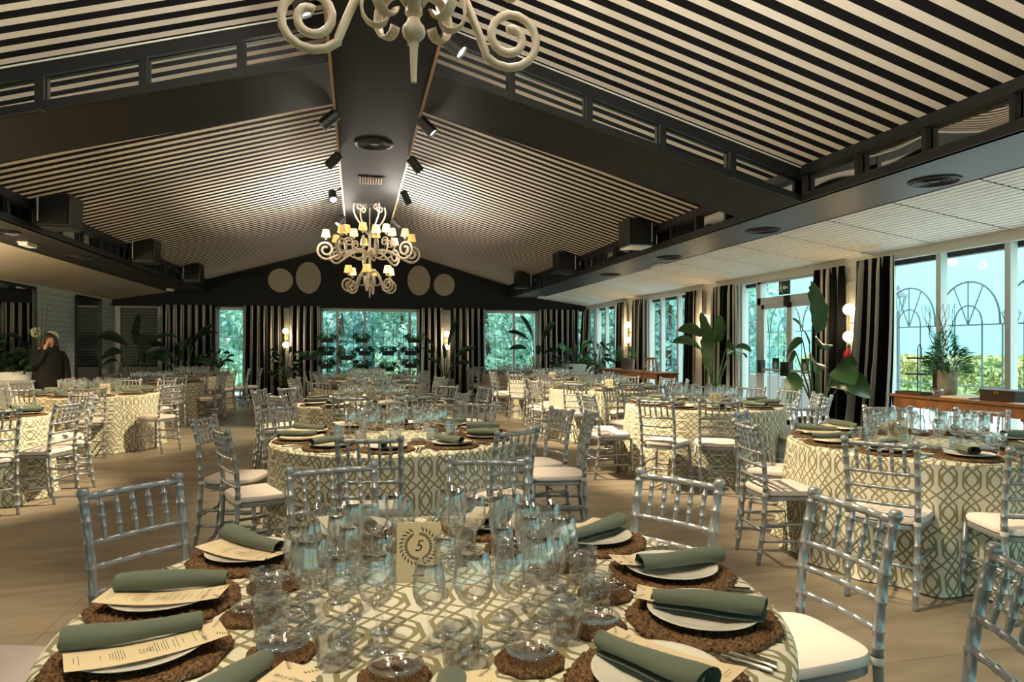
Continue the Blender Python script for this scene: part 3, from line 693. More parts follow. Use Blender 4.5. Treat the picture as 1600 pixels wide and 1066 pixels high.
CH['stretcher'] = [ringed((s * .172, -.208, z), (s * .188, .195, z), .0095, sr).mesh('stretcher', 'silver_paint', 2) for s in (-1, 1) for z in (.15, .26)] + \
    [ringed((-.19, .196, .2), (.19, .196, .2), .0095, sr).mesh('stretcher', 'silver_paint', 2), ringed((-.171, -.203, .22), (.171, -.203, .22), .0095, sr).mesh('stretcher', 'silver_paint', 2)]
def seat_outline(k, n=28):
    out = []
    for i in range(n):
        t_ = 2 * PI * i / n; c, s_ = math.cos(t_), math.sin(t_); e = .42
        x = math.copysign(abs(c) ** e, c); y = math.copysign(abs(s_) ** e, s_)
        out.append((x * (.193 + .012 * y) * k, y * .192 * k))
    return out
def pad(layers, nm, m_):
    mm = MB(); n = 28
    for k, z in layers: mm.v += [(x, y, z) for x, y in seat_outline(k, n)]
    for j in range(len(layers) - 1):
        mm.f += [(j * n + i, j * n + (i + 1) % n, (j + 1) * n + (i + 1) % n, (j + 1) * n + i) for i in range(n)]
    mm.f += [tuple(range(n))[::-1], tuple((len(layers) - 1) * n + i for i in range(n))]
    return mm.mesh(nm, m_, True)
CH['seat'] = [pad([(.97, .415), (1.0, .42), (1.0, .44), (.97, .446)], 'seat', 'silver_paint')]
CH['cushion'] = [pad([(.95, .446), (1.02, .452), (1.035, .466), (1.0, .482), (.9, .49), (.5, .497), (.1, .5)], 'cushion', 'cushion')]
CH['tie'] = [MB().lathe([(.019, -.012), (.021, 0), (.019, .012)], 12, (s * .173, -.186, .46), cap=False).mesh('cushion_tie', 'cushion_tie', True) for s in (-1, 1)]
NAMES = {'post': 'back_post', 'leg': 'front_leg', 'tie': 'cushion_tie'}
def chair(x, y, rz, what, where, group):
    o = link('silver_chair', None, None, (x, y, 0), rz); o.empty_display_size = .1
    ranked(o, what, where, 'chair', group)
    far = math.hypot(x, y) > 12.5
    for k, ms in CH.items():
        if far and k == 'tie': continue
        for m_ in ms: link(NAMES.get(k, k), m_, o)
    return o

# ------------------------------------------------------------------ tables and cloths
RT, ZT = .88, .76
def cloth_mesh(seed, nf):
    """round cloth: flat top, pleated skirt; the print runs with the weave of one square of cloth, so each quarter of the skirt hangs on its own axis"""
    rnd = random.Random(seed); ph = rnd.uniform(0, 6); phs = [rnd.uniform(-.25, .25) for _ in range(6)]
    mm = MB(); uvs = []; NA = 200
    top = [(.0, 0), (.25, 0), (.5, 0), (.75, 0), (.845, 0), (.868, .002), (.882, .008), (.889, .018)]
    for r, dz in top:
        for i in range(NA):
            t_ = 2 * PI * i / NA; mm.v.append((r * math.cos(t_), r * math.sin(t_), ZT - dz)); uvs.append((r * math.cos(t_), r * math.sin(t_)))
    mm.f = [(j * NA + i, j * NA + (i + 1) % NA, (j + 1) * NA + (i + 1) % NA, (j + 1) * NA + i) for j in range(len(top) - 1) for i in range(NA)]
    NV = 20; n4 = 64
    for s4 in range(4):
        b0 = len(mm.v); a0 = s4 * PI / 2 - PI / 4
        for j in range(NV + 1):
            h = j / NV; z = ZT - .018 - (ZT - .024) * h; arc = 0; prev = None
            row = []
            for i in range(n4 + 1):
                t_ = a0 + PI / 2 * i / n4
                wv = math.sin(nf * t_ + ph + 3 * phs[0] * math.sin(2 * t_) + 1.2 * phs[1] * math.sin(3 * t_ + 1))
                fold = (wv * .6 + .4 * wv * abs(wv)) * (.7 + .5 * math.sin(3 * t_ + phs[2] * 9))
                hh = max(0, h - .03)
                rr = .889 + .03 * h + .062 * hh ** 1.15 * fold + .008 * math.sin(23 * t_) * hh
                if h > .93: rr += .014 * (h - .93) / .07
                p = Vector((rr * math.cos(t_), rr * math.sin(t_), z))
                if prev is not None: arc += (p - prev).length
                prev = p; row.append((p, arc))
            for p, q in row:
                mm.v.append(tuple(p)); q -= arc / 2; k = .905 + (ZT - z) * 1.02; c, s_ = round(math.cos(s4 * PI / 2)), round(math.sin(s4 * PI / 2))
                uvs.append((k * c - q * s_, k * s_ + q * c))
        W = n4 + 1
        mm.f += [(b0 + j * W + i, b0 + j * W + i + 1, b0 + (j + 1) * W + i + 1, b0 + (j + 1) * W + i) for j in range(NV) for i in range(n4)]
    return mm.mesh('tablecloth', 'trellis_cloth', 2, uvs=uvs)
CLOTH = [cloth_mesh(3, 15), cloth_mesh(8, 17)]
top_me = MB().lathe([(.001, .72), (.85, .72), (.86, .735), (.85, .75), (.001, .75)], 40, cap=False).mesh('table_top', 'wood_dark')
ped_me = MB().lathe([(.3, 0), (.3, .03), (.05, .08), (.05, .72)], 16).mesh('pedestal', 'wood_dark')

# ------------------------------------------------------------------ tableware meshes
def wine(prof, seg=28):
    return prof
G_LARGE = dict(foot=[(.036, 0), (.038, .002), (.03, .005), (.008, .009), (.0045, .018)], stem=[(.0045, .018), (.0035, .05), (.004, .088), (.008, .096)], bowl=[(.003, .094), (.018, .1), (.034, .115), (.042, .135), (.0435, .15), (.04, .18), (.034, .215), (.0335, .216), (.039, .18), (.0425, .15), (.041, .135), (.033, .117), (.015, .103)])
G_SMALL = dict(foot=[(.034, 0), (.035, .002), (.028, .005), (.008, .009), (.0045, .017)], stem=[(.0045, .017), (.0035, .05), (.004, .08), (.007, .087)], bowl=[(.003, .085), (.016, .09), (.029, .104), (.0355, .122), (.036, .135), (.033, .163), (.0285, .192), (.028, .193), (.032, .163), (.035, .135), (.0345, .122), (.028, .106), (.013, .093)])
G_FLUTE = dict(foot=[(.031, 0), (.032, .002), (.026, .005), (.008, .009), (.0045, .017)], stem=[(.0045, .017), (.0035, .05), (.004, .078), (.007, .085)], bowl=[(.003, .083), (.011, .09), (.02, .108), (.026, .135), (.0275, .16), (.0265, .19), (.0235, .225), (.023, .226), (.0258, .19), (.0268, .16), (.025, .135), (.019, .109), (.009, .093)])
def glass_set(spec, nm):
    parts = [MB().lathe(spec[k], 28, cap=(k != 'bowl')).mesh(k, 'drink_glass', 2) for k in ('foot', 'stem', 'bowl')]
    one = MB()
    for k in ('foot', 'stem', 'bowl'): one.lathe(spec[k], 18, cap=False)
    return parts, one.mesh(nm, 'drink_glass', 2)
GL = {'wine_glass': glass_set(G_LARGE, 'wine_glass'), 'small_wine_glass': glass_set(G_SMALL, 'small_wine_glass'), 'champagne_flute': glass_set(G_FLUTE, 'champagne_flute')}
def tumbler_mesh():
    mm = MB(); n = 20; L = [(.033, 0, 0), (.036, .006, 0), (.0365, .024, .5), (.0385, .042, 0), (.0395, .058, .5), (.0415, .072, 0), (.043, .09, 0), (.0405, .09, 0), (.037, .05, .0), (.033, .016, 0)]
    for q, (r, z, o_) in enumerate(L):
        for i in range(n):
            t_ = 2 * PI * (i + o_) / n; k = r * (1 + (.05 if (i % 2 == 0 and 1 < q < 6) else 0))
            mm.v.append((k * math.cos(t_), k * math.sin(t_), z))
    mm.f = [(j * n + i, j * n + (i + 1) % n, (j + 1) * n + (i + 1) % n, (j + 1) * n + i) for j in range(len(L) - 1) for i in range(n)]
    mm.f += [tuple(range(n))[::-1], tuple((len(L) - 1) * n + i for i in range(n))]
    return mm.mesh('cut_glass_tumbler', 'cut_glass')
TUMB = tumbler_mesh()
def woven(R, nr, seg, hz, nm):
    """spiral-braided disc: scalloped rings, each strand twisted round the ring"""
    mm = MB(); prof = []
    w_ = R / nr
    for k in range(nr):
        for q in range(4): prof.append((k * w_ + w_ * q / 4 + .0005, k, q))
    for j, (r, k, q) in enumerate(prof):
        for i in range(seg):
            t_ = 2 * PI * i / seg; tw = max(6, round(2 * PI * r / (w_ * 1.3)))
            z = hz * (.55 + .45 * math.sin(PI * (q + .5) / 4)) + hz * .22 * math.sin(tw * t_ + q * 1.6 + k)
            if k == nr - 1: z *= 1.05
            rr = r + (.0035 * math.sin(9 * t_ + k) + .002 * math.sin(31 * t_)) * (r / R) * R / .178
            mm.v.append((rr * math.cos(t_), rr * math.sin(t_), z))
    n = len(prof)
    base = len(mm.v)
    for i in range(seg):
        t_ = 2 * PI * i / seg; rr = R * 1.015 + (.004 * math.sin(9 * t_ + nr) + .003 * math.sin(44 * t_)) * R / .178; mm.v.append((rr * math.cos(t_), rr * math.sin(t_), hz * .45))
    for i in range(seg):
        t_ = 2 * PI * i / seg; rr = R + .003 * math.sin(9 * t_ + nr - 1); mm.v.append((rr * math.cos(t_), rr * math.sin(t_), 0))
    mm.f = [(j * seg + i, j * seg + (i + 1) % seg, (j + 1) * seg + (i + 1) % seg, (j + 1) * seg + i) for j in range(n + 1) for i in range(seg)]
    mm.f.append(tuple(range(seg))[::-1])
    return mm.mesh(nm, 'seagrass', 2)
MATBIG, MATSMALL, MATFAR = woven(.178, 10, 150, .014, 'placemat'), woven(.072, 5, 80, .012, 'bread_mat'), woven(.178, 5, 48, .014, 'placemat')
PLATE = MB().lathe([(.001, .004), (.075, .004), (.085, .007), (.128, .017), (.132, .019), (.131, .021), (.126, .0195), (.084, .010), (.074, .007), (.001, .007)], 48, cap=False).mesh('plate', 'china', 2)
DISH = MB().lathe([(.001, .003), (.035, .003), (.052, .014), (.055, .017), (.054, .019), (.05, .016), (.034, .006), (.001, .006)], 32, cap=False).mesh('glass_dish', 'cut_glass', 2)
def napkin_mesh(seed):
    """loosely rolled napkin lying along x, outer flap and spiral ends"""
    rnd = random.Random(seed); mm = MB(); NS, NU = 34, 18; turns = 2.15; P = {}
    for i in range(NU + 1):
        q = i / NU; x = -.125 + .25 * q
        w_ = .038 * (1 - .2 * q) + .004 * math.sin(q * 5 + seed); hgt = .0255 * (1 - .14 * q) + .003 * math.sin(q * 4 + seed * 2)
        for j in range(NS + 1):
            s_ = j / NS; a = -.35 * PI - s_ * turns * 2 * PI; k = 1 - .62 * s_
            r = 1 + .03 * math.sin(q * 9 + a)
            y = w_ * k * math.cos(a) * r; z = hgt * (1 + k * math.sin(a) * r)
            if s_ < .03: y += .012
            mm.v.append((x + .008 * math.sin(s_ * 9) * (1 if q > .9 else -1 if q < .1 else 0), y, max(.0005, z)))
    W = NS + 1
    mm.f = [(i * W + j, i * W + j + 1, (i + 1) * W + j + 1, (i + 1) * W + j) for i in range(NU) for j in range(NS)]
    return mm.mesh('napkin', 'napkin', 2)
NAPK = [napkin_mesh(k) for k in range(3)]
def napkin_far():
    mm = MB(); mm.tube([(-.125, 0, .02), (-.1, 0, .021), (0, 0, .021), (.1, 0, .019), (.125, 0, .018)], [.026, .03, .029, .027, .024], 10); mm.v = [(x, y * 1.25, z) for x, y, z in mm.v]
    return mm.mesh('napkin', 'napkin', True)
NAPF = napkin_far()
def card_mesh(w_, h_, bend=0.0):
    mm = MB()
    mm.grid(12, 1, lambda i, j: (-w_ / 2 + w_ * i / 12, -h_ / 2 + h_ * j, .0004 + bend * (2 * i / 12 - 1) ** 2))
    return mm.mesh('menu_card', 'paper', 2)
MENU = card_mesh(.295, .098, .012)
def sprig(mm, x, y, s, a, bend, n=5):
    for k in range(n):
        q = k / (n - 1) * .9 + .1; px_, py_ = x + math.cos(a) * s * q, y + math.sin(a) * s * q
        for sd in (-1, 1):
            b = a + sd * .8; l = s * .38; z = bend(px_)
            mm.add([(px_, py_, z), (px_ + math.cos(b - .28) * l * .5, py_ + math.sin(b - .28) * l * .5, z), (px_ + math.cos(b) * l, py_ + math.sin(b) * l, z), (px_ + math.cos(b + .28) * l * .5, py_ + math.sin(b + .28) * l * .5, z)], [(0, 1, 2, 3)])
def text_mesh(txt, size, nm, m_, shear=0.0):
    cu = bpy.data.curves.new(nm, 'FONT'); cu.body = txt; cu.size = size; cu.align_x = 'CENTER'; cu.align_y = 'CENTER'; cu.shear = shear; cu.resolution_u = 2
    ob = bpy.data.objects.new(nm, cu); COL.objects.link(ob)
    dg = bpy.context.evaluated_depsgraph_get(); me = bpy.data.meshes.new_from_object(ob.evaluated_get(dg)); bpy.data.objects.remove(ob, do_unlink=True)
    me.name = nm; me.materials.clear(); me.materials.append(MATS[m_]); return me
def menu_print():
    """the couple's names and sprigs at the +x end, then lines of dishes (read with +x up)"""
    bend = lambda x: .0009 + .012 * (2 * x / .295) ** 2
    mm = MB()
    sprig(mm, .128, .012, .03, .9, bend); sprig(mm, .128, -.012, .03, -.9, bend); sprig(mm, -.02, -.012, .022, .2, bend, 4); sprig(mm, -.02, .006, .022, -.2, bend, 4)
    rnd = random.Random(4)
    for x, w_ in ((.088, .05), (.066, .03), (.055, .06), (.048, .045), (.036, .05), (.031, .056), (.026, .04), (.019, .05), (.014, .06), (.009, .034), (.003, .03), (-.043, .05), (-.048, .055), (-.053, .06), (-.058, .05), (-.063, .04), (-.068, .03), (-.085, .02), (-.122, .05), (-.13, .03)):
        z = bend(x); mm.add([(x, -w_ / 2, z), (x, w_ / 2, z), (x - .0011, w_ / 2, z), (x - .0011, -w_ / 2, z)], [(0, 3, 2, 1)])
    tm = text_mesh('Ian y Dani', .017, 'names', 'ink', .3)
    for v in tm.vertices: pass
    n0 = len(mm.v)
    vs = [(.105 + v.co.y, -v.co.x, bend(.105) + .0002) for v in tm.vertices]
    mm.add(vs, [tuple(p.vertices) for p in tm.polygons])
    return mm.mesh('printed_menu', 'ink')
MPRINT = menu_print()
def fork_mesh():
    mm = MB(); mm.tube([(-.1, 0, .002), (-.02, 0, .004), (.03, 0, .007), (.05, 0, .004)], [.004, .0025, .0025, .006], 6)
    mm.box((.06, 0, .004), (.022, .022, .002))
    for k in range(4): mm.tube([(.07, -.009 + k * .006, .004), (.09, -.009 + k * .006, .005), (.105, -.009 + k * .006, .009)], [.0016, .0016, .0008], 5)
    return mm.mesh('fork', 'cutlery', True)
def knife_mesh():
    mm = MB(); mm.tube([(-.11, 0, .003), (-.1, 0, .004), (-.03, 0, .004), (.0, 0, .003)], [.004, .0055, .0045, .004], 8)
    mm.add([(0, -.004, .002), (.06, -.008, .002), (.1, -.006, .002), (.115, .004, .002), (0, .005, .002), (0, -.004, .004), (.06, -.008, .003), (.1, -.006, .003), (.115, .004, .003), (0, .005, .005)], [(4, 3, 2, 1, 0), (5, 6, 7, 8, 9), (0, 1, 6, 5), (1, 2, 7, 6), (2, 3, 8, 7), (3, 4, 9, 8)])
    return mm.mesh('knife', 'cutlery', True)
def spoon_mesh():
    mm = MB(); mm.tube([(-.1, 0, .002), (-.02, 0, .004), (.04, 0, .007), (.055, 0, .005)], [.004, .0025, .0025, .004], 6); mm.ball((.08, 0, .006), .018, 12, 8, (1.5, .95, .3)); return mm.mesh('spoon', 'cutlery', True)
FORK, KNIFE, SPOON = fork_mesh(), knife_mesh(), spoon_mesh()

# ------------------------------------------------------------------ the tables: (key, x, y, words, chairs[(deg, dist)], seats, detail, card)
def even(n, off): return [off + 360 * k / n for k in range(n)]
SEATS_A = [172, 140, 108, 66, 33, 1, -27, -57, -93, -129, -161]
TABLES = [
 ('A', .20, 1.80, 'nearest table of the centre row', [(104, 1.24), (73, 1.31), (34, 1.23), (7, 1.39), (-22, 1.40), (135, 1.42), (161, 1.55)], SEATS_A, 3, '5'),
 ('B', .28, 5.10, 'second table of the centre row', [(169, 1.38), (-157, 1.2), (-101, 1.14), (131, 1.42), (-54, 1.18), (14, 1.40), (-9, 1.42), (54, 1.37), (90, 1.38)], even(10, 12), 2, None),
 ('E', 3.84, 3.95, 'nearest table of the window row', [(131, 1.24), (172, 1.26), (-144, 1.24), (92, 1.18), (58, 1.25), (-110, 1.28), (28, 1.3)], even(10, -8), 2, '11'),
 ('C', .18, 8.30, 'third table of the centre row', [(161, 1.4), (-149, 1.16), (142, 1.27), (-33, 1.17), (39, 1.28), (14, 1.45), (-103, 1.12), (68, 1.35), (100, 1.35), (-66, 1.15), (-178, 1.3)], even(10, 20), 1, '4'),
 ('F', 3.90, 7.15, 'second table of the window row', [(164, 1.42), (-176, 1.41), (120, 1.31), (-137, 1.39), (-112, 1.28), (6, 1.2), (-24, 1.2), (-48, 1.3), (90, 1.3), (60, 1.3), (34, 1.25)], even(10, 5), 1, '10'),
 ('M', -3.80, 7.35, 'nearest table of the mirror-wall row', [(-14, 1.2), (22, 1.22), (52, 1.3), (-46, 1.25)], even(10, 10), 1, None),
 ('D', .20, 11.45, 'fourth table of the centre row', [(a, 1.24) for a in even(10, 18)], even(10, 0), 0, None),
 ('D2', .22, 14.6, 'fifth table of the centre row', [(a, 1.24) for a in even(10, 8)], even(10, 0), 0, None),
 ('G', 3.90, 10.35, 'third table of the window row', [(a, 1.27) for a in even(10, 14)], even(10, 0), 0, '9'),
 ('H', 3.92, 13.55, 'fourth table of the window row', [(a, 1.24) for a in even(10, 5)], even(10, 0), 0, '8'),
 ('I', 3.95, 16.7, 'last table of the window row', [(a, 1.24) for a in even(10, 20)], even(10, 0), 0, None),
 ('J', -3.70, 10.75, 'second table of the mirror-wall row', [(-72, 1.2), (-108, 1.25), (-30, 1.4), (84, 1.2), (55, 1.25), (120, 1.25), (150, 1.3)], even(10, 12), 0, '1'),
 ('K', -3.75, 13.95, 'third table of the mirror-wall row', [(-58, 1.22), (-8, 1.24), (22, 1.24), (60, 1.22), (100, 1.22), (140, 1.22), (-100, 1.22)], even(10, 4), 0, None),
 ('L', -3.75, 17.1, 'last table of the mirror-wall row', [(-40, 1.22), (0, 1.22), (20, 1.5), (70, 1.22), (110, 1.22), (-80, 1.22)], even(10, 16), 0, None),
]
def card_print(num, w_, h_):
    """wreath of leaves round the number, on the xz face of the card"""
    mm = MB(); R = w_ * .34; cz_ = h_ * .60
    for k in range(26):
        if k in (12, 13): continue
        a = -PI / 2 + .25 + k * (2 * PI - .3) / 26
        for sd in (-1, 1):
            b = a + PI / 2 + sd * .85; l = w_ * .155; px_, pz_ = R * math.cos(a), cz_ + R * math.sin(a)
            mm.add([(px_, -.0012, pz_), (px_ + math.cos(b - .3) * l * .5, -.0012, pz_ + math.sin(b - .3) * l * .5), (px_ + math.cos(b) * l, -.0012, pz_ + math.sin(b) * l), (px_ + math.cos(b + .3) * l * .5, -.0012, pz_ + math.sin(b + .3) * l * .5)], [(0, 1, 2, 3)])
    mm.bbox((-w_ * .13, -.0012, h_ * .1), (w_ * .13, -.0010, h_ * .125))
    return mm.mesh('wreath_print', 'ink_green')
def table_card(num, x, y, rz, label):
    w_, h_ = .122, .165
    o = thing('table_number_card', label, 'card', (x, y, ZT + .001), rz, group='table number cards')
    sl = .1
    f_ = MB().bbox((-w_ / 2, -.001, 0), (w_ / 2, .001, h_)).obj('front_leaf', 'paper', o); f_.rotation_euler = (-sl, 0, 0); f_.location = (0, -.017, 0)
    b_ = MB().bbox((-w_ / 2, -.001, 0), (w_ / 2, .001, h_)).obj('rear_leaf', 'paper', o); b_.rotation_euler = (sl, 0, 0); b_.location = (0, .017, 0)
    link('wreath_print', card_print(num, w_, h_), f_)['kind'] = 'stuff'
    tm = text_mesh(num, .045, 'number', 'ink', .25)
    tm.transform(Matrix.Translation((0, -.0014, h_ * .6)) @ Matrix.Rotation(PI / 2, 4, 'X')); link('number', tm, f_)

def place(kind, me_or_parts, x, y, z, rz, what, where, cat, group, name):
    if isinstance(me_or_parts, list):
        o = link(name, None, None, (x, y, z), rz); o.empty_display_size = .02
        for m_ in me_or_parts: link(m_.name.split('.')[0], m_, o)
    else: o = link(name, me_or_parts, None, (x, y, z), rz)
    return ranked(o, what, where, cat, group)

for key, tx, ty, words, chairs, seats, det, card in TABLES:
    rnd = random.Random(key)
    dist = tx * SA + ty * CA
    o = thing('round_table', 'round table in a cream and olive trellis cloth, the ' + words, 'table', (tx, ty, 0), {'A': .1, 'B': .15, 'E': 2.1, 'F': .6}.get(key, rnd.uniform(0, 6)), group='round banquet tables')
    link('tablecloth', CLOTH[len(key) % 2 if key != 'B' else 0], o); link('table_top', top_me, o); link('pedestal', ped_me, o)
    where = 'on the ' + words
    for a, r in chairs:
        an = math.radians(a); x, y = tx + (r - .22) * math.cos(an), ty + (r - .22) * math.sin(an)
        if not (seen(x, y, .46) or seen(x, y, .85) or seen(x + .2 * math.cos(an), y + .2 * math.sin(an), .8)): continue
        chair(x, y, an + PI / 2 + rnd.uniform(-.07, .07), 'silver bamboo-style chair', 'at the ' + words, 'silver chairs at the ' + words)
    if card:
        rzc = -YAW + {'A': .03, 'E': -.35}.get(key, rnd.uniform(-.2, .2)); pc = {'A': (.17, 1.93), 'E': (3.60, 3.93), 'J': (-3.35, 10.25), 'C': (.16, 7.95)}.get(key, (tx - .1, ty - .45))
        table_card(card, pc[0], pc[1], rzc, 'cream card with a leaf wreath and number, on the ' + words)
    for n_, a in enumerate(seats):
        an = math.radians(a + (rnd.uniform(-2.5, 2.5) if det < 3 else 0)); c, s_ = math.cos(an), math.sin(an)
        def L(r, t_):         # r from the table centre, t_ along the guest's right hand
            return tx + r * c - t_ * s_, ty + r * s_ + t_ * c
        inward = an + PI
        pr = .685
        x, y = L(pr, 0)
        if not seen(x, y, ZT, 150, 170): 
            if det < 3: continue
        gp = words
        vis = lambda p, z=ZT: seen(p[0], p[1], z, 60, 70)
        if vis((x, y)) or det == 3 and seen(x, y, ZT, 120, 190):
            place('mat', MATBIG if det >= 2 else MATFAR, x, y, ZT + .001, rnd.uniform(0, 6), 'round brown woven placemat', where, 'placemat', 'woven placemats ' + where, 'placemat')
            place('plate', PLATE, x, y, ZT + .0135, 0, 'cream dinner plate', where, 'plate', 'dinner plates ' + where, 'plate')
            nx, ny = L(pr + rnd.uniform(-.01, .02), -.022)
            zn = ZT + .034
            if det >= 1:
                mxp = L(pr - .012, .045); mc = place('menu', MENU, mxp[0], mxp[1], ZT + .0335, inward + .04 + rnd.uniform(-.05, .05), 'long cream menu card', where, 'menu card', 'menu cards ' + where, 'menu_card')
                if det >= 2: link('printed_menu', MPRINT, mc)
            place('napkin', NAPK[n_ % 3] if det >= 1 else NAPF, nx, ny, zn, inward + rnd.uniform(-.16, .16) + (PI if rnd.random() < .4 else 0), 'rolled sage green napkin', where, 'napkin', 'sage napkins ' + where, 'napkin')
            if det >= 2:
                for k, (me_, nm, t_) in enumerate(((FORK, 'fork', -.198), (FORK, 'fork', -.222), (KNIFE, 'knife', .198), (KNIFE, 'knife', .222), (SPOON, 'spoon', .245))):
                    if det == 2 and k in (1, 4): continue
                    p = L(pr + .03, t_)
                    if vis(p): place('cut', me_, p[0], p[1], ZT + .002, inward + rnd.uniform(-.04, .04), 'silver table ' + nm, where, nm, 'cutlery ' + where, nm)
        p = L(.44, -.105)
        if det >= 1 and vis(p):
            place('bm', MATSMALL, p[0], p[1], ZT + .001, rnd.uniform(0, 6), 'small woven bread mat', where, 'mat', 'small woven mats ' + where, 'bread_mat')
            place('dish', DISH, p[0] + .004, p[1], ZT + .013, 0, 'small glass bread dish', where, 'dish', 'glass bread dishes ' + where, 'glass_dish')
        p = L(.425, .03)
        if vis(p): place('tum', TUMB, p[0], p[1], ZT + .001, rnd.uniform(0, 6), 'cut-glass water tumbler', where, 'tumbler', 'cut-glass tumblers ' + where, 'cut_glass_tumbler')
        for nm, r, t_, wt in (('wine_glass', .335, .055, 'large clear wine glass'), ('small_wine_glass', .325, -.03, 'small clear wine glass'), ('champagne_flute', .25, .02, 'clear champagne flute')):
            p = L(r + rnd.uniform(-.012, .012), t_ + rnd.uniform(-.012, .012))
            if vis(p, ZT + .12): place('g', GL[nm][0] if det == 3 else GL[nm][1], p[0], p[1], ZT + .001, rnd.uniform(0, 6), wt, where, 'glass', wt.split('clear ')[1] + ' glasses ' + where if False else nm.replace('_', ' ') + ' group ' + where, nm)
# ------------------------------------------------------------------ console tables along the windows
def console(x0, x1, y0, y1, zt, legs_y, label):
    o = thing('console_table', label, 'console table', (0, 0, 0), group='honey wood console tables')
    MB().bbox((x0 - .03, y0 - .03, zt - .03), (x1 + .03, y1 + .03, zt)).obj('top', 'wood_honey', o, bevel=.006)
    for a, b in (((x0, y0), (x0 + .025, y1)), ((x1 - .025, y0), (x1, y1)), ((x0, y0), (x1, y0 + .025)), ((x0, y1 - .025), (x1, y1))):
        MB().bbox((a[0], a[1], zt - .14), (b[0], b[1], zt - .03)).obj('apron', 'wood_honey', o)
    lm = MB().bbox((-.04, -.04, zt - .22), (.04, .04, zt - .03)).lathe([(.018, 0), (.024, .04), (.016, .08), (.022, .12), (.034, .3), (.022, .5), (.034, zt - .3), (.02, zt - .27), (.036, zt - .24), (.036, zt - .22)], 14).mesh('leg', 'wood_honey', True)
    for y in legs_y:
        for x in (x0 + .045, x1 - .045): link('leg', lm, o, (x, y, 0))
    return o
console(6.02, 6.62, 4.1, 6.66, .89, (4.18, 5.5, 6.58), 'long honey wood console with turned legs under the sea-view windows')
console(6.05, 6.5, 13.0, 16.4, .89, (13.08, 14.7, 16.32), 'long honey wood console with metal pails behind the window-row tables')
def put(name, label, cat, mm, m_, loc, rz=0, smooth=False, bevel=0, group=None):
    o = mm.obj(name, m_, None, smooth, bevel); o.location = loc; o.rotation_euler = (0, 0, rz); return tag(o, label, cat, group)
pt = thing('stone_planter', 'textured stone pot holding green fronds on the window console', 'planter', (6.32, 6.2, .89))
MB().lathe([(.075, 0), (.09, .02), (.098, .15), (.094, .27), (.085, .28), (.078, .26), (.001, .25)], 28, cap=False).obj('pot', 'stone', pt, 2)
MB().lathe([(.001, .255), (.082, .255)], 16, cap=False).obj('soil', 'soil', pt)
put('tall_vase', 'tall dark stone vase behind the fern pot on the console', 'vase', MB().lathe([(.05, 0), (.062, .05), (.064, .3), (.05, .42), (.035, .45), (.04, .47)], 24), 'stone_dark', (6.45, 6.44, .89), smooth=True)
put('curly_branches', 'thin curly willow branches rising from the dark vase', 'branches', (lambda mm: ([mm.tube([(.02 * math.sin(k), .02 * math.cos(k), .45)] + [(.10 * q * math.cos(k * 1.3) + .05 * math.sin(q * 9 + k), .22 * q * math.sin(k * 1.3) + .05 * math.cos(q * 8 + k), .45 + .62 * q) for q in (.15, .3, .45, .6, .75, .9, 1.0)], [.006, .005, .005, .004, .004, .003, .003, .002], 5) for k in range(12)], mm)[1])(MB()), 'bark', (6.45, 6.44, .84), smooth=2)
ts = thing('tiered_stand', 'wooden two-tier serving stand at the end of the console', 'stand', (6.22, 6.5, .89))
for z, r in ((.22, .13), (.40, .11)): MB().lathe([(.001, z), (r, z), (r, z + .018), (.001, z + .018)], 24, cap=False).obj('tier', 'wood_dark', ts)
MB().tube([(0, 0, 0), (0, 0, .52), (.03, 0, .57), (.05, 0, .52), (.05, 0, .4)], .006, 6).obj('post', 'iron_black', ts)
MB().lathe([(.07, 0), (.07, .012), (.01, .02)], 16).obj('base', 'iron_black', ts)
tr = thing('serving_tray', 'dark wooden tray lying on the console by the vase', 'tray', (6.1, 6.42, .89))
MB().bbox((-.08, -.17, 0), (.08, .17, .012)).obj('base', 'wood_dark', tr)
for a, b in (((-.09, -.18), (-.08, .18)), ((.08, -.18), (.09, .18)), ((-.08, -.18), (.08, -.17)), ((-.08, .17), (.08, .18))): MB().bbox((a[0], a[1], 0), (b[0], b[1], .035)).obj('rim', 'wood_dark', tr)
put('glass_bowl', 'small clear glass bowl on the window console', 'bowl', MB().lathe([(.03, 0), (.034, .006), (.06, .05), (.07, .085), (.066, .085), (.055, .048), (.02, .012)], 24, cap=False), 'cut_glass', (6.1, 6.12, .89), smooth=2)
bx = thing('wooden_box', 'dark brown wooden box on the console under the windows', 'box', (6.25, 5.45, .89))
MB().bbox((-.11, -.19, 0), (.11, .19, .085)).obj('body', 'wood_dark', bx, bevel=.004); MB().bbox((-.115, -.195, .085), (.115, .195, .11)).obj('lid', 'wood_dark', bx, bevel=.004)
MB().bbox((-.118, -.03, .07), (-.11, .03, .1)).obj('clasp', 'brass', bx)
put('guest_book', 'thin cream book lying flat on the window console', 'book', MB().bbox((-.11, -.16, 0), (.11, .16, .018)), 'paper', (6.15, 5.85, .89), .1, bevel=.003)
put('paper_sheet', 'white paper sheet beside the wooden box on the console', 'paper', MB().bbox((-.07, -.1, 0), (.07, .1, .002)), 'plastic_white', (6.1, 5.15, .89), .2)
for k, (x, y, r, h) in enumerate(((6.25, 15.2, .12, .28), (6.2, 14.82, .12, .24))):
    p_ = thing('metal_pail', ('tall zinc pail holding a small bush on the far console', 'shorter zinc pail on the far console beside the planted one')[k], 'pail', (x, y, .89), group='zinc pails on the far console')
    MB().lathe([(r * .8, 0), (r, h), (r * 1.04, h), (r * .96, h - .01), (.001, h * .9)], 24, cap=False).obj('bucket', 'zinc', p_, 2)
    MB().tube([(0, r * math.cos(q), h + .06 * math.sin(q)) for q in [PI * i / 10 for i in range(11)]], .005, 6).obj('handle', 'iron_black', p_)
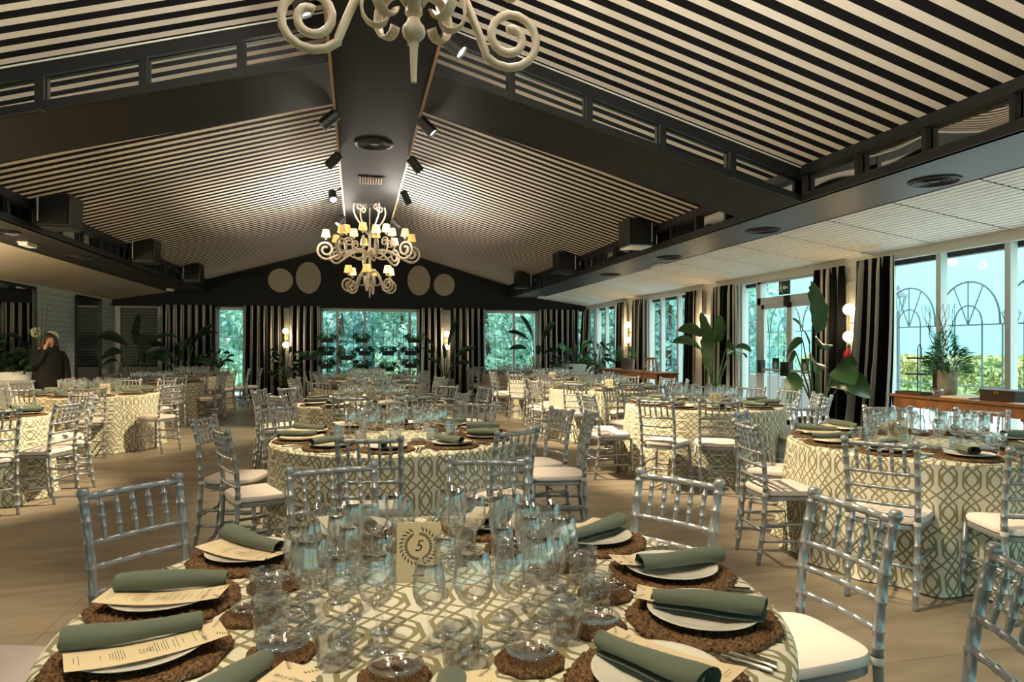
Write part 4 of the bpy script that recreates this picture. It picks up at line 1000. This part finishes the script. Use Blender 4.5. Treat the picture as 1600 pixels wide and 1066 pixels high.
st = thing('display_stool', 'small wooden stool with splayed legs standing on the far console', 'stool', (6.25, 13.75, .89))
MB().lathe([(.001, .27), (.15, .27), (.155, .29), (.15, .31), (.001, .31)], 24, cap=False).obj('seat', 'wood_honey', st, True)
for a in range(4):
    q = PI / 4 + a * PI / 2; MB().tube([(.16 * math.cos(q), .16 * math.sin(q), 0), (.1 * math.cos(q), .1 * math.sin(q), .28)], .02, 8).obj('leg', 'wood_honey', st)
MB().bbox((-.1, -.1, .1), (.1, .1, .13)).obj('shelf', 'white_paint', st)
for loc, lab in (((6.72, 12.12, 1.05), 'red fire extinguisher on the pier behind the banana plant'), ((6.74, 8.24, 1.0), 'red fire extinguisher on the pier beside the flaring curtain')):
    fx = thing('fire_extinguisher', lab, 'extinguisher', loc, group='fire extinguishers')
    MB().lathe([(.06, 0), (.075, .02), (.075, .32), (.05, .38), (.02, .4)], 18).obj('cylinder', 'red_paint', fx, True)
    MB().lathe([(.02, .4), (.025, .42), (.015, .46)], 10).obj('valve', 'iron_black', fx, True); MB().tube([(0, -.02, .43), (-.06, -.06, .4), (-.08, -.08, .2), (-.06, -.07, .05)], .01, 6).obj('hose', 'iron_black', fx, 2)

# ------------------------------------------------------------------ plants
def leaf_mesh(Ln, W, arch, droop, twist=0.0, roll=0.0, m_='leaf_banana', notch=0.0, n=12, stem=.0):
    """blade along +x from the origin, rising by arch (rad) then drooping; returns mesh"""
    mm = MB(); pts = []; x = z = 0.0; a = arch; st = Ln / n
    P = [(0, 0)]
    for i in range(n):
        x += math.cos(a) * st; z += math.sin(a) * st; a -= droop / n; P.append((x, z))
    for i, (x, z) in enumerate(P):
        q = i / n; w_ = W * (math.sin(PI * min(1, q * .96 + .02)) ** .62) * (1 - .25 * q) * .5
        if i == n: w_ = .002
        tw = roll + twist * q
        for k, f in enumerate((-1, -.5, 0, .5, 1)):
            y = f * w_; dz = abs(f) * w_ * .35 * (1 if k else 1); rag = 1 + notch * (((i * 7 + k * 3) % 5) - 2) * .12 * abs(f)
            mm.v.append((x - math.sin(a) * 0, y * rag * math.cos(tw) - dz * math.sin(tw), z + dz * math.cos(tw) + y * math.sin(tw)))
    mm.f = [(i * 5 + k, i * 5 + k + 1, (i + 1) * 5 + k + 1, (i + 1) * 5 + k) for i in range(n) for k in range(4)]
    return mm.mesh('leaf', m_, 2), P
def big_plant(loc, leaves, label, pot=('pot_black', .2, .4), m_='leaf_banana', cat='plant', name='strelitzia_plant'):
    """leaves: (azimuth deg, stalk height, stalk lean, blade length, blade width, blade pitch deg, droop deg)"""
    o = thing(name, label, cat, loc)
    pm, r, h = pot
    if pm:
        MB().lathe([(r * .8, 0), (r, h), (r * .94, h), (r * .92, h - .03), (.001, h - .04)], 24, cap=False).obj('pot', pm, o, 2)
        MB().lathe([(.001, h - .035), (r * .9, h - .035)], 16, cap=False).obj('soil', 'soil', o)
    z0 = (h - .05) if pm else 0
    for az, sh, lean, bl, bw, pitch, droop in leaves:
        a = math.radians(az); c, s_ = math.cos(a), math.sin(a)
        top = (lean * c, lean * s_, sh)
        stk = MB().tube([(.03 * c, .03 * s_, z0), (.03 * c + lean * c * .3, .03 * s_ + lean * s_ * .3, z0 + (sh - z0) * .5), top], [.016, .012, .008], 6).obj('stalk', 'stalk', o, 2)
        me, P = leaf_mesh(bl, bw * 1.25, math.radians(pitch), math.radians(droop), random.uniform(-.4, .4), (1 if s_ * 0 + c > 0 else -1) * random.uniform(.5, 1.1), m_, .6)
        lf = link('leaf', me, o, top, a)
    return o
def rleaves(n, seed, h=(.7, 1.3), bl=(.4, .6), bw=(.15, .2), lean=(.1, .35), pitch=(20, 75), droop=(50, 110), z=0):
    r = random.Random(seed)
    return [(360 * k / n + r.uniform(-25, 25), r.uniform(*h) + z, r.uniform(*lean), r.uniform(*bl), r.uniform(*bw), r.uniform(*pitch), r.uniform(*droop)) for k in range(n)]
big_plant((6.15, 10.85, 0), [(170, 1.32, .22, .62, .26, 50, 70), (215, 1.28, .12, .2, .1, 80, 20), (200, 1.75, .1, .75, .34, -58, 40), (100, 1.5, .12, .62, .24, 70, 20), (40, 1.52, .1, .5, .22, 80, 20), (-70, 1.3, .3, .5, .22, 45, 90), (-95, 1.42, .42, .5, .24, 10, 80), (10, 1.3, .3, .45, .2, 30, 90), (140, 1.62, .2, .5, .22, 40, 60)],
          'broad-leaved banana plant standing left of the garden door', ('pot_grey', .24, .55), name='banana_plant')
big_plant((5.85, 7.75, 0), [(60, 1.62, .1, .72, .30, 84, 25), (150, 1.35, .25, .36, .26, -60, 40), (190, 1.05, .3, .4, .28, -40, 50), (170, 1.45, .1, .42, .16, 75, 40), (120, 1.5, .18, .36, .2, -20, 60), (-90, 1.15, .35, .42, .36, 5, 70), (-60, .95, .3, .42, .34, 10, 70), (-120, 1.4, .3, .45, .2, 35, 80), (230, 1.2, .2, .4, .24, 30, 100), (20, .9, .3, .4, .3, 20, 80)],
          'tall dark plant with a lit upright leaf right of the garden door', ('pot_black', .24, .5), name='banana_plant')
big_plant((-5.2, 18.0, 0), [(215, 1.45, .2, .72, .3, 45, 60), (200, 1.3, .3, .5, .26, 5, 60), (100, 1.5, .1, .85, .26, 75, 30), (20, 1.5, .3, .7, .12, 55, 90), (-10, 1.15, .4, .6, .24, 25, 130), (-60, 1.1, .35, .5, .2, 40, 100), (190, 1.1, .4, .5, .2, 0, 80)], 'arching strelitzia in front of the grey slatted shutter', (None, 0, .75), 'leaf_dark')
big_plant((-4.35, 18.5, 0), rleaves(12, 5, (1.0, 1.6), (.5, .8), (.16, .24)), 'dense dark strelitzia in front of the far striped curtain', (None, 0, .75), 'leaf_dark')
big_plant((-3.55, 18.7, 0), rleaves(16, 9, (.8, 1.35), (.25, .4), (.09, .14)), 'low dark leafy plant beside the narrow far window', (None, 0, .75), 'leaf_dark', name='leafy_plant')
for k, (x0, x1, y) in enumerate(((-6.1, -4.9, 17.85), (-4.75, -3.2, 18.35))):
    o = MB().bbox((x0, y - .2, 0), (x1, y + .35, .62)).obj('trough_planter', 'pot_white' if k == 0 else 'pot_grey', bevel=.01)
    tag(o, ('pale box planter under the arching strelitzia', 'grey box planter under the dense dark strelitzia')[k], 'planter', 'box planters along the far wall')
big_plant((-1.85, 18.9, 0), rleaves(22, 3, (.6, 1.35), (.22, .34), (.09, .13), (.1, .3)), 'dark bushy plant under the far left wall lamp', ('pot_black', .2, .4), 'leaf_dark', name='leafy_plant')
big_plant((2.35, 18.6, 0), [(170, 1.35, .25, .6, .1, 60, 20), (150, 1.15, .3, .5, .1, 50, 40), (20, 1.45, .1, .85, .2, 78, 25), (-20, 1.15, .3, .65, .18, 45, 45), (0, .95, .35, .4, .14, 30, 60), (90, 1.1, .1, .5, .14, 75, 30), (200, .95, .2, .4, .12, 50, 60), (-60, .8, .2, .4, .12, 50, 60)], 'tall slim strelitzia in a grey pot before the far curtain', ('pot_grey', .28, .55), 'leaf_dark')
big_plant((4.95, 18.6, 0), [(180, 1.6, .2, .7, .2, 40, 40), (150, 1.7, .1, .75, .2, 75, 35), (190, 1.4, .3, .55, .16, 10, 30), (20, 1.65, .2, .7, .22, 65, 40), (-30, 1.2, .2, .5, .2, 40, 60), (60, 1.2, .1, .5, .18, 60, 60)], 'tall strelitzia silhouetted beside the far right window', ('pot_black', .24, .45), 'leaf_dark')
big_plant((5.55, 18.1, 0), rleaves(20, 12, (.6, 1.15), (.2, .32), (.1, .14), (.1, .3)), 'small dark leafy plant beside the white box planter', ('pot_black', .2, .4), 'leaf_dark', name='leafy_plant')
big_plant((6.42, 17.5, 0), rleaves(34, 15, (.6, 1.6), (.35, .5), (.07, .1), (.05, .22), (-10, 40), (60, 120)), 'dark drooping dracaena before the first side window', ('pot_black', .2, .4), 'leaf_dark', name='dracaena')
big_plant((6.05, 18.55, 0), rleaves(7, 19, (1.0, 1.4), (.3, .5), (.16, .22)), 'pale green broad leaves over the white box planter', (None, 0, .7), 'leaf_fern', name='leafy_plant')
tag(MB().bbox((5.75, 18.25, 0), (6.6, 18.75, .95)).obj('box_planter', 'pot_white', bevel=.01), 'white box planter in the corner by the side windows', 'planter', 'box planters along the far wall')
def bush_mesh(n, rx, rz_, lw, ll, seed, m_, up=.2, name='foliage'):
    r = random.Random(seed); mm = MB()
    for _ in range(n):
        a, b = r.uniform(0, 2 * PI), r.uniform(-.6, 1.0); k = r.uniform(.45, 1) ** .6
        p = Vector((rx * k * math.cos(a) * math.cos(b), rx * k * math.sin(a) * math.cos(b), rz_ * (k * math.sin(b) + .3)))
        d = Vector((math.cos(a), math.sin(a), up + r.uniform(-.5, .5))).normalized(); s_ = d.cross(Vector((r.uniform(-1, 1), r.uniform(-1, 1), 1))).normalized() * lw
        l = ll * r.uniform(.7, 1.3)
        mm.add([p, p + d * l * .5 + s_, p + d * l + Vector((0, 0, -l * .2)), p + d * l * .5 - s_], [(0, 1, 2, 3)])
    return mm.mesh(name, m_)
fr_ = thing('fern_arrangement', 'bright green fern arrangement in the stone pot on the console', 'plant', (6.32, 6.2, 1.15))
link('fronds', bush_mesh(420, .17, .22, .009, .15, 2, 'leaf_fern', .5), fr_)['kind'] = 'stuff'
MB().tube([(0, 0, 0), (0, 0, .1)], .03, 6).obj('stem', 'stalk', fr_)
link('top_spray', bush_mesh(160, .07, .16, .007, .1, 6, 'leaf_fern', .8), fr_, (0, .02, .24))['kind'] = 'stuff'
pb = thing('potted_bush', 'small green bush growing from the zinc pail', 'plant', (6.25, 15.2, 1.14)); link('foliage', bush_mesh(260, .2, .26, .012, .12, 3, 'leaf_fern', .4), pb)['kind'] = 'stuff'

# hanging planter rack in front of the wide far window
rk = thing('planter_rack', 'tall black rod rack holding planter boxes before the far window', 'plant rack', (0, 18.9, 0))
for x in (-1.05, -.78, -.5, -.1, .16, .42, .7, .96, 1.25, 1.5):
    MB().tube([(x, 0, 0), (x, 0, 1.92)], .008, 6).obj('rod', 'iron_black', rk)
for x in (-.8, .3, 1.2): MB().bbox((x - .4, -.16, 0), (x + .4, .16, .02)).obj('foot', 'iron_black', rk)
boxes = [(-.78, 1.62), (-.8, 1.27), (-.8, .92), (.12, 1.62), (.2, 1.27), (.14, .9), (-.28, 1.15), (.83, 1.27), (.83, .84), (1.52, 1.62), (1.44, 1.27), (1.44, .92), (-1.25, 1.15)]
for k, (x, z) in enumerate(boxes):
    MB().bbox((x - .16, -.1, z - .07), (x + .16, .1, z + .05)).obj('planter_box', 'iron_black', rk)
    o = link('trailing_fern', bush_mesh(150, .2, .12, .014, .13, 30 + k, 'leaf_dark' if k % 3 else 'leaf_fern', -.2), None, (x, 18.9, z + .06))
    ranked(o, 'trailing fern in a hanging planter box', 'on the black rod rack', 'plant', 'ferns on the planter rack')

# white urn planters with flowers on the mirror wall, service counter
for k, (x, y) in enumerate(((-5.78, 14.15), (-5.78, 13.35))):
    o = thing('urn_planter', ('tall white tapered planter just behind the person in black', 'tall white tapered planter at the photo edge before the mirror')[k], 'planter', (x, y, 0), group='white urn planters')
    MB().lathe([(.2, 0), (.2, .02), (.29, .98), (.3, 1.0), (.28, 1.0), (.27, .95), (.001, .94)], 28, cap=False).obj('pot', 'pot_white', o, 2)
    MB().lathe([(.001, .945), (.27, .945)], 20, cap=False).obj('soil', 'soil', o)
    f_ = thing('flower_arrangement', ('leafy arrangement with pale hydrangea heads behind the person', 'leafy green arrangement in the urn at the photo edge')[k], 'flowers', (x, y, 1.0), group='arrangements in the white urns')
    link('foliage', bush_mesh(200, .28, .3, .035, .2, 50 + k, 'leaf_dark', .6), f_)['kind'] = 'stuff'
    if k == 0:
        for a, b, c, r in ((.2, -.1, .3, .12), (.1, .12, .22, .12), (.25, .05, .62, .09), (-.05, .15, .7, .08), (.28, -.2, .15, .12)):
            mm = MB(); rn = random.Random(int(a * 100 + c * 10))
            for q in range(50):
                d = Vector((rn.gauss(0, 1), rn.gauss(0, 1), rn.gauss(0, 1))).normalized() * r; mm.ball(d, r * .32, 5, 3)
            h_ = mm.obj('flower_head', 'flower_white', f_, True); h_.location = (a, b, c)
        for q in range(5): MB().tube([(0, 0, 0), (.02 * q, .06 * (q - 2), .5), (.04 * q - .05, .12 * (q - 2), 1.0 + .06 * q)], [.008, .006, .003], 5).obj('twig', 'bark', f_)
sc_ = thing('service_counter', 'low white service counter at the photo edge near the mirror', 'counter', (-5.75, 12.5, 0))
MB().bbox((-.3, -.75, .06), (.3, .75, .82)).obj('body', 'pot_white', sc_, bevel=.008); MB().bbox((-.33, -.78, .82), (.33, .78, .86)).obj('top', 'white_paint', sc_, bevel=.005); MB().bbox((-.26, -.7, 0), (.26, .7, .06)).obj('plinth', 'phone_black', sc_)

# ------------------------------------------------------------------ person in a black coat, hand to the face
def person(loc, rz):
    o = thing('person', 'person in a dark coat holding one hand to the face', 'person', loc, rz)
    # local: faces -y; head centre at z 1.53
    mm = MB()
    mm.ball((0, 0, 1.53), .1, 18, 12, (.78, .95, 1.18)); mm.ball((0, -.03, 1.47), .07, 14, 9, (.85, .9, .95))
    mm.tube([(0, -.088, 1.555), (0, -.112, 1.52), (0, -.098, 1.51)], [.01, .015, .012], 8)
    for s in (-1, 1): mm.ball((s * .078, .005, 1.525), .02, 8, 6, (.5, .8, 1.3)); mm.ball((s * .03, -.088, 1.552), .012, 8, 5)
    mm.tube([(0, .01, 1.45), (0, .015, 1.36)], [.052, .06], 12)
    mm.tube([(0, .02, 1.38), (0, .02, 1.2), (0, .02, .95), (0, .02, .85)], [.1, .13, .12, .13], 14)
    for s in (-1, 1):
        mm.tube([(s * .085, .02, .88), (s * .09, .01, .5), (s * .09, .03, .28), (s * .09, .035, .08)], [.085, .06, .055, .04], 12)
        mm.tube([(s * .09, .06, .035), (s * .09, -.04, .035), (s * .09, -.14, .025)], [.04, .04, .03], 10)
    # raised hand beside the cheek: palm, four fingers, thumb
    def hand(base, d, n, sp):
        d, n, sp = Vector(d).normalized(), Vector(n).normalized(), Vector(sp).normalized(); b = Vector(base)
        mm.tube([b - d * .05, b, b + d * .045, b + d * .085], [.024, .026, .036, .032], 10, flat=.6)
        for k, l in enumerate((.062, .074, .07, .056)):
            r0 = b + d * .08 + sp * (-.027 + .018 * k)
            mm.tube([r0 - d * .02, r0, r0 + d * l * .5 + n * .01, r0 + d * l + n * .03], [.0095, .0095, .0088, .007], 8)
        t0 = b + d * .03 - sp * .03
        mm.tube([t0, t0 + d * .03 - sp * .022 + n * .01, t0 + d * .062 - sp * .022 + n * .022], [.012, .011, .008], 8)
    hand((-.115, -.115, 1.385), (.35, .05, 1), (.6, .6, .1), (0, -1, .1))
    hand((.27, -.05, .80), (0, -.1, -1), (-1, 0, 0), (0, -1, 0))
    bd = mm.obj('body', 'skin', o, 2)
    md = bd.modifiers.new('fuse', 'REMESH'); md.mode = 'VOXEL'; md.voxel_size = .0075; md.use_smooth_shade = True
    md = bd.modifiers.new('soft', 'SMOOTH'); md.iterations = 3; md.factor = .4
    mm = MB(); L = [(.30, .2, .50), (.285, .19, .62), (.255, .17, .85), (.235, .155, 1.0), (.235, .155, 1.12), (.24, .155, 1.24), (.225, .14, 1.33), (.15, .105, 1.39), (.085, .085, 1.42)]
    n = 28
    for a, b, z in L: mm.v += [(a * math.cos(2 * PI * i / n) * (1 + .02 * math.sin(5 * i)), b * math.sin(2 * PI * i / n) + .015, z) for i in range(n)]
    mm.f = [(j * n + i, j * n + (i + 1) % n, (j + 1) * n + (i + 1) % n, (j + 1) * n + i) for j in range(len(L) - 1) for i in range(n)] + [tuple(range(n))[::-1], tuple((len(L) - 1) * n + i for i in range(n))]
    mm.tube([(-.17, .01, 1.33), (-.25, -.02, 1.2), (-.29, -.07, 1.06), (-.22, -.12, 1.16), (-.13, -.12, 1.33), (-.118, -.115, 1.375)], [.075, .075, .07, .062, .056, .052], 14)
    mm.tube([(.17, .01, 1.33), (.25, .02, 1.18), (.28, .02, 1.02), (.275, -.04, .86), (.27, -.05, .79)], [.075, .072, .066, .058, .054], 14)
    mm.tube([(-.1, -.09, 1.4), (0, -.115, 1.36), (.1, -.09, 1.4), (.11, .03, 1.43), (0, .1, 1.44), (-.11, .03, 1.43), (-.1, -.09, 1.4)], .03, 8)
    ct = mm.obj('coat', 'coat', o, 2); md = ct.modifiers.new('fuse', 'REMESH'); md.mode = 'VOXEL'; md.voxel_size = .011; md.use_smooth_shade = True
    md = ct.modifiers.new('soft', 'SMOOTH'); md.iterations = 4; md.factor = .5
    mm = MB(); mm.ball((0, .025, 1.565), .115, 18, 12, (.86, .95, 1.05))
    for s in (-1, 1): mm.tube([(s * .06, -.03, 1.63), (s * .095, -.01, 1.54), (s * .105, .0, 1.42), (s * .11, -.03, 1.28)], [.03, .04, .042, .02], 10)
    mm.tube([(0, .09, 1.58), (0, .11, 1.45), (0, .12, 1.3)], [.08, .085, .05], 12)
    hr = mm.obj('hair', 'hair', o, 2); md = hr.modifiers.new('fuse', 'REMESH'); md.mode = 'VOXEL'; md.voxel_size = .009; md.use_smooth_shade = True
    for s in (-1, 1): MB().bbox((s * .03 - .013, -.107, 1.548), (s * .03 + .013, -.100, 1.557)).obj('eye', 'phone_black', o)
    MB().bbox((-.024, -.106, 1.468), (.024, -.098, 1.475)).obj('mouth', 'red_paint', o)
    tr_ = MB()
    for s in (-1, 1): tr_.tube([(s * .085, .02, .86), (s * .09, .01, .5), (s * .09, .03, .28), (s * .09, .035, .07)], [.1, .075, .07, .06], 12)
    tr_.obj('trousers', 'coat', o, 2)
    for s in (-1, 1): MB().tube([(s * .09, .075, .04), (s * .09, -.03, .045), (s * .09, -.15, .03)], [.045, .047, .035], 10).obj('shoe', 'phone_black', o, 2)
person((-5.28, 13.45, 0), math.radians(42))

# ------------------------------------------------------------------ outdoors
gd = struct('terrace_ground', me=MB().bbox((-60, -40, -.4), (110, 120, -.1)).mesh('ground', 'lawn'))
MB().bbox((XR + .2, -8, -.1), (17.0, 24.0, -.03)).obj('terrace_paving', 'terrace', gd)
MB().bbox((-9, YF + .2, -.1), (XR + .2, 23.5, -.03)).obj('terrace_paving', 'terrace', gd)
def bar(mm, pts, r=.012): mm.tube(pts, r, 6)
def trellis_meshes():
    D = {}
    W = .47; zs = 1.72
    def arch(w_, h, n=16): return [(0, w_ * math.cos(PI * i / n), zs + h * (math.sin(PI * i / n) ** .85)) for i in range(n + 1)]
    D['outer_arch'] = MB().tube(arch(W, .58), .014, 6).mesh('outer_arch', 'iron_outside', 2)
    D['inner_arch'] = MB().tube(arch(.21, .26), .011, 6).mesh('inner_arch', 'iron_outside', 2)
    D['cross_rail'] = MB().tube([(0, -.5, zs), (0, .5, zs)], .012, 6).mesh('cross_rail', 'iron_outside')
    D['low_rail'] = MB().tube([(0, -.5, .9), (0, .5, .9)], .010, 6).mesh('low_rail', 'iron_outside')
    for k, a in enumerate((62, 90, 118)):
        c, s_ = math.cos(math.radians(a)), math.sin(math.radians(a)); D['spoke%d' % k] = MB().tube([(0, 0, zs), (0, .44 * c * 1.05, zs + .57 * s_)], .009, 6).mesh('spoke', 'iron_outside')
    for k, y in enumerate((-.5, -.21, .21)): D['upright%d' % k] = MB().tube([(0, y, -.03), (0, y, zs)], .011, 6).mesh('upright', 'iron_outside')
    return D
TD = trellis_meshes()
def trellis(x, y, rz, where):
    o = link('arched_trellis', None, None, (x, y, 0), rz)
    for k, me in TD.items(): link(k.rstrip('0123456789'), me, o)
    ranked(o, 'iron garden trellis with a rayed arch', where, 'trellis', 'arched trellises ' + where)
for k in range(15):
    y = 4.52 + k * 1.0
    if seen(8.0, y, 1.8, 60): trellis(8.0, y, 0, 'outside the side windows')
for k in range(13):
    x = -5.9 + k * 1.0
    trellis(x, 21.3, PI / 2, 'outside the far windows')
def leaves_mesh(n, R, H, lw, seed, m_, shape='round'):
    r = random.Random(seed); mm = MB()
    blobs = [(Vector((r.uniform(-.55, .55) * R, r.uniform(-.55, .55) * R, r.uniform(.1, .95) * H)), r.uniform(.3, .5) * R) for _ in range(14)]
    for _ in range(n):
        if shape == 'cone':
            h = r.random() ** 1.3; a = r.uniform(0, 2 * PI); q = R * (1 - h) * r.uniform(.75, 1); p = Vector((q * math.cos(a), q * math.sin(a), h * H))
        else:
            c, q = blobs[r.randrange(len(blobs))]; d = Vector((r.gauss(0, 1), r.gauss(0, 1), r.gauss(0, 1))).normalized(); p = c + d * q * r.uniform(.6, 1.05)
        u = Vector((r.gauss(0, 1), r.gauss(0, 1), r.gauss(0, 1))).normalized(); v = u.cross(Vector((r.gauss(0, 1), r.gauss(0, 1), r.gauss(0, 1)))).normalized()
        k = lw * r.uniform(.6, 1.3); mm.add([p - u * k, p + v * k * .55, p + u * k, p - v * k * .55], [(0, 1, 2, 3)])
    return mm.mesh('crown', m_)
TREES = []
CR = [leaves_mesh(2600, 1.9, 5.0, .12, 70, 'hazy_tree_leaf'), leaves_mesh(2600, 1.9, 5.0, .12, 71, 'hazy_tree_leaf_deep'), leaves_mesh(2200, 1.9, 5.0, .13, 72, 'hazy_tree_leaf_pale')]
def tree(x, y, kind, s_, label_where, zc=.5):
    o = link('leafy_tree', None, None, (x, y, -.1), random.uniform(0, 6))
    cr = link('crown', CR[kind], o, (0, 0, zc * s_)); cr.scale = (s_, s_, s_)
    MB().tube([(0, 0, 0), (.05, .03, 1.2 * s_), (-.05, .02, 3.0 * s_)], [.14 * s_, .1 * s_, .05 * s_], 8).obj('trunk', 'bark', o, 2)
    ranked(o, ('mid green garden tree', 'deep green garden tree', 'pale misty garden tree')[kind], label_where, 'tree', 'garden trees ' + label_where)
rt = random.Random(11)
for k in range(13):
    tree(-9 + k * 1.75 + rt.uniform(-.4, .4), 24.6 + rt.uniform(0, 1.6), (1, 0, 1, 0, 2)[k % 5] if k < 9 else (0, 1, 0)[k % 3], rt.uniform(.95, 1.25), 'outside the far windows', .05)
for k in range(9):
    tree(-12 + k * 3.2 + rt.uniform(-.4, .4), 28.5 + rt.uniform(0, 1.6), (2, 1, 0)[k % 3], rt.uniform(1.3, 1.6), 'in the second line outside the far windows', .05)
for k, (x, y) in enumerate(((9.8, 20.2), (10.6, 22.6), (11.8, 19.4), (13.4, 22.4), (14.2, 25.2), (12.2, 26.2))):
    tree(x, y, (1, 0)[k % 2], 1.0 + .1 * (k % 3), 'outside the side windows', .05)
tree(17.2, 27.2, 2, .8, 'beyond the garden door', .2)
cn = thing('conifer', 'small bright green conifer seen through the garden door', 'tree', (13.3, 19.2, -.1)); link('crown', leaves_mesh(2600, .95, 2.5, .06, 80, 'hazy_tree_leaf', 'cone'), cn); MB().tube([(0, 0, 0), (0, 0, 1.8)], [.06, .02], 6).obj('trunk', 'bark', cn)
def hedge(x0, x1, y0, y1, h, label, seed, n):
    r = random.Random(seed); mm = MB()
    for _ in range(n):
        p = Vector((r.uniform(x0, x1), r.uniform(y0, y1), r.random() ** .6 * h * (1 + .12 * math.sin(p_y * 3) if False else 1)))
        if r.random() < .25: p.z = h * r.uniform(.92, 1.1)
        u = Vector((r.gauss(0, 1), r.gauss(0, 1), r.gauss(0, 1))).normalized(); v = u.cross(Vector((r.gauss(0, 1), r.gauss(0, 1), 1))).normalized(); k = .10 * r.uniform(.6, 1.3)
        mm.add([p - u * k, p + v * k * .5, p + u * k, p - v * k * .5], [(0, 1, 2, 3)])
    o = mm.obj('clipped_hedge', 'hedge_leaf'); tag(o, label, 'hedge'); o['kind'] = 'stuff'
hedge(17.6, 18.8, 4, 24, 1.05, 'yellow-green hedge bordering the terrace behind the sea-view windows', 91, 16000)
# low white lattice fence beside the hedge
fc = thing('lattice_fence', 'low white lattice fence on the terrace beyond the garden door', 'fence', (13.0, 17.2, -.03))
for k in range(14):
    MB().tube([(0, -1.6 + k * .23, .05), (0, -1.6 + k * .23 + .5, .62)], .016, 4).obj('lath', 'white_paint', fc); MB().tube([(0, -1.6 + k * .23 + .5, .05), (0, -1.6 + k * .23, .62)], .016, 4).obj('lath', 'white_paint', fc)
for z in (.03, .64): MB().bbox((-.03, -1.7, z - .03), (.03, 2.0, z + .03)).obj('rail', 'white_paint', fc)
def street_lamp(loc, h, label):
    o = thing('garden_lantern', label, 'lantern', loc, group='garden lanterns')
    MB().lathe([(.1, 0), (.08, .2), (.04, .3), (.035, h - .45), (.06, h - .42)], 10).obj('pole', 'iron_outside', o, True)
    MB().lathe([(.07, h - .42), (.15, h - .12)], 6, cap=False).obj('glass_body', 'window_glass', o)
    for k in range(6):
        a = k * PI / 3; MB().tube([(.07 * math.cos(a), .07 * math.sin(a), h - .42), (.15 * math.cos(a), .15 * math.sin(a), h - .12)], .01, 4).obj('rib', 'iron_outside', o)
    MB().lathe([(.19, h - .12), (.17, h - .08), (.07, h + .02), (.04, h + .04), (.02, h + .12), (.001, h + .14)], 12).obj('cap', 'iron_outside', o, True)
street_lamp((11.0, 12.0, -.03), 2.62, 'black garden lantern just right of the flaring curtain'); street_lamp((12.75, 11.0, -.03), 2.25, 'black garden lantern at the edge of the sea-view windows')
for k, (x, y) in enumerate(((10.2, 13.9), (10.6, 16.0))):
    o = thing('covered_table', ('grey covered garden table behind the console, nearer one', 'grey covered garden table behind the console, farther one')[k], 'table', (x, y, -.03), group='covered garden tables')
    MB().lathe([(.001, .75), (.5, .75), (.52, .73), (.56, 0)], 24, cap=False).obj('cover', 'cover_grey', o, True)

# ------------------------------------------------------------------ ridge spotlights
LZ = 3.72
SPOTS = [(-.36, 7.3, (-3.6, 7.3, .8), 680), (-.36, 8.9, (-3.6, 10.6, .8), 420), (-.36, 10.95, (.2, 8.2, .8), 560), (-.36, 13.1, (-2.8, 11.5, .1), 300), (-.36, 4.9, (.25, 5.0, .8), 200), (-.36, 2.9, (-2.6, 3.4, 0), 220), (-.36, .9, (.2, 1.9, .8), 110),
         (.80, 5.25, (3.8, 4.3, .8), 420), (.80, 7.3, (3.8, 6.7, .55), 820), (.80, 8.9, (3.7, 10.2, .6), 780), (.80, 10.95, (2.6, 12.6, .4), 260), (.80, 13.2, (3.8, 13.5, .7), 420), (.80, 2.9, (2.4, 2.4, 0), 220), (.80, 15.3, (.3, 14.6, .7), 160), (-.36, 15.3, (-3.7, 16.9, .7), 120)]
nl = nr = 0
for x, y, tg, pw in sorted(SPOTS, key=lambda q: q[1]):
    if x < 0: nl += 1; q = nl
    else: nr += 1; q = nr
    spot((x, y, LZ), tg, pw * 2.3, 'black track spotlight, %s from the camera on the %s flank of the ridge' % (ORD[q - 1], 'mirror-side' if x < 0 else 'window-side'))

# ------------------------------------------------------------------ labels that count from the left
from collections import defaultdict
grp = defaultdict(list)
for o, what, where in RANKED: grp[(what, where)].append(o)
for (what, where), os_ in grp.items():
    os_.sort(key=lambda o: pxof(o.location.x, o.location.y))
    for k, o in enumerate(os_):
        o['label'] = (what + ' ' + where) if len(os_) == 1 else '%s, %s from the left %s' % (what, ORD[min(k, len(ORD) - 1)], where)
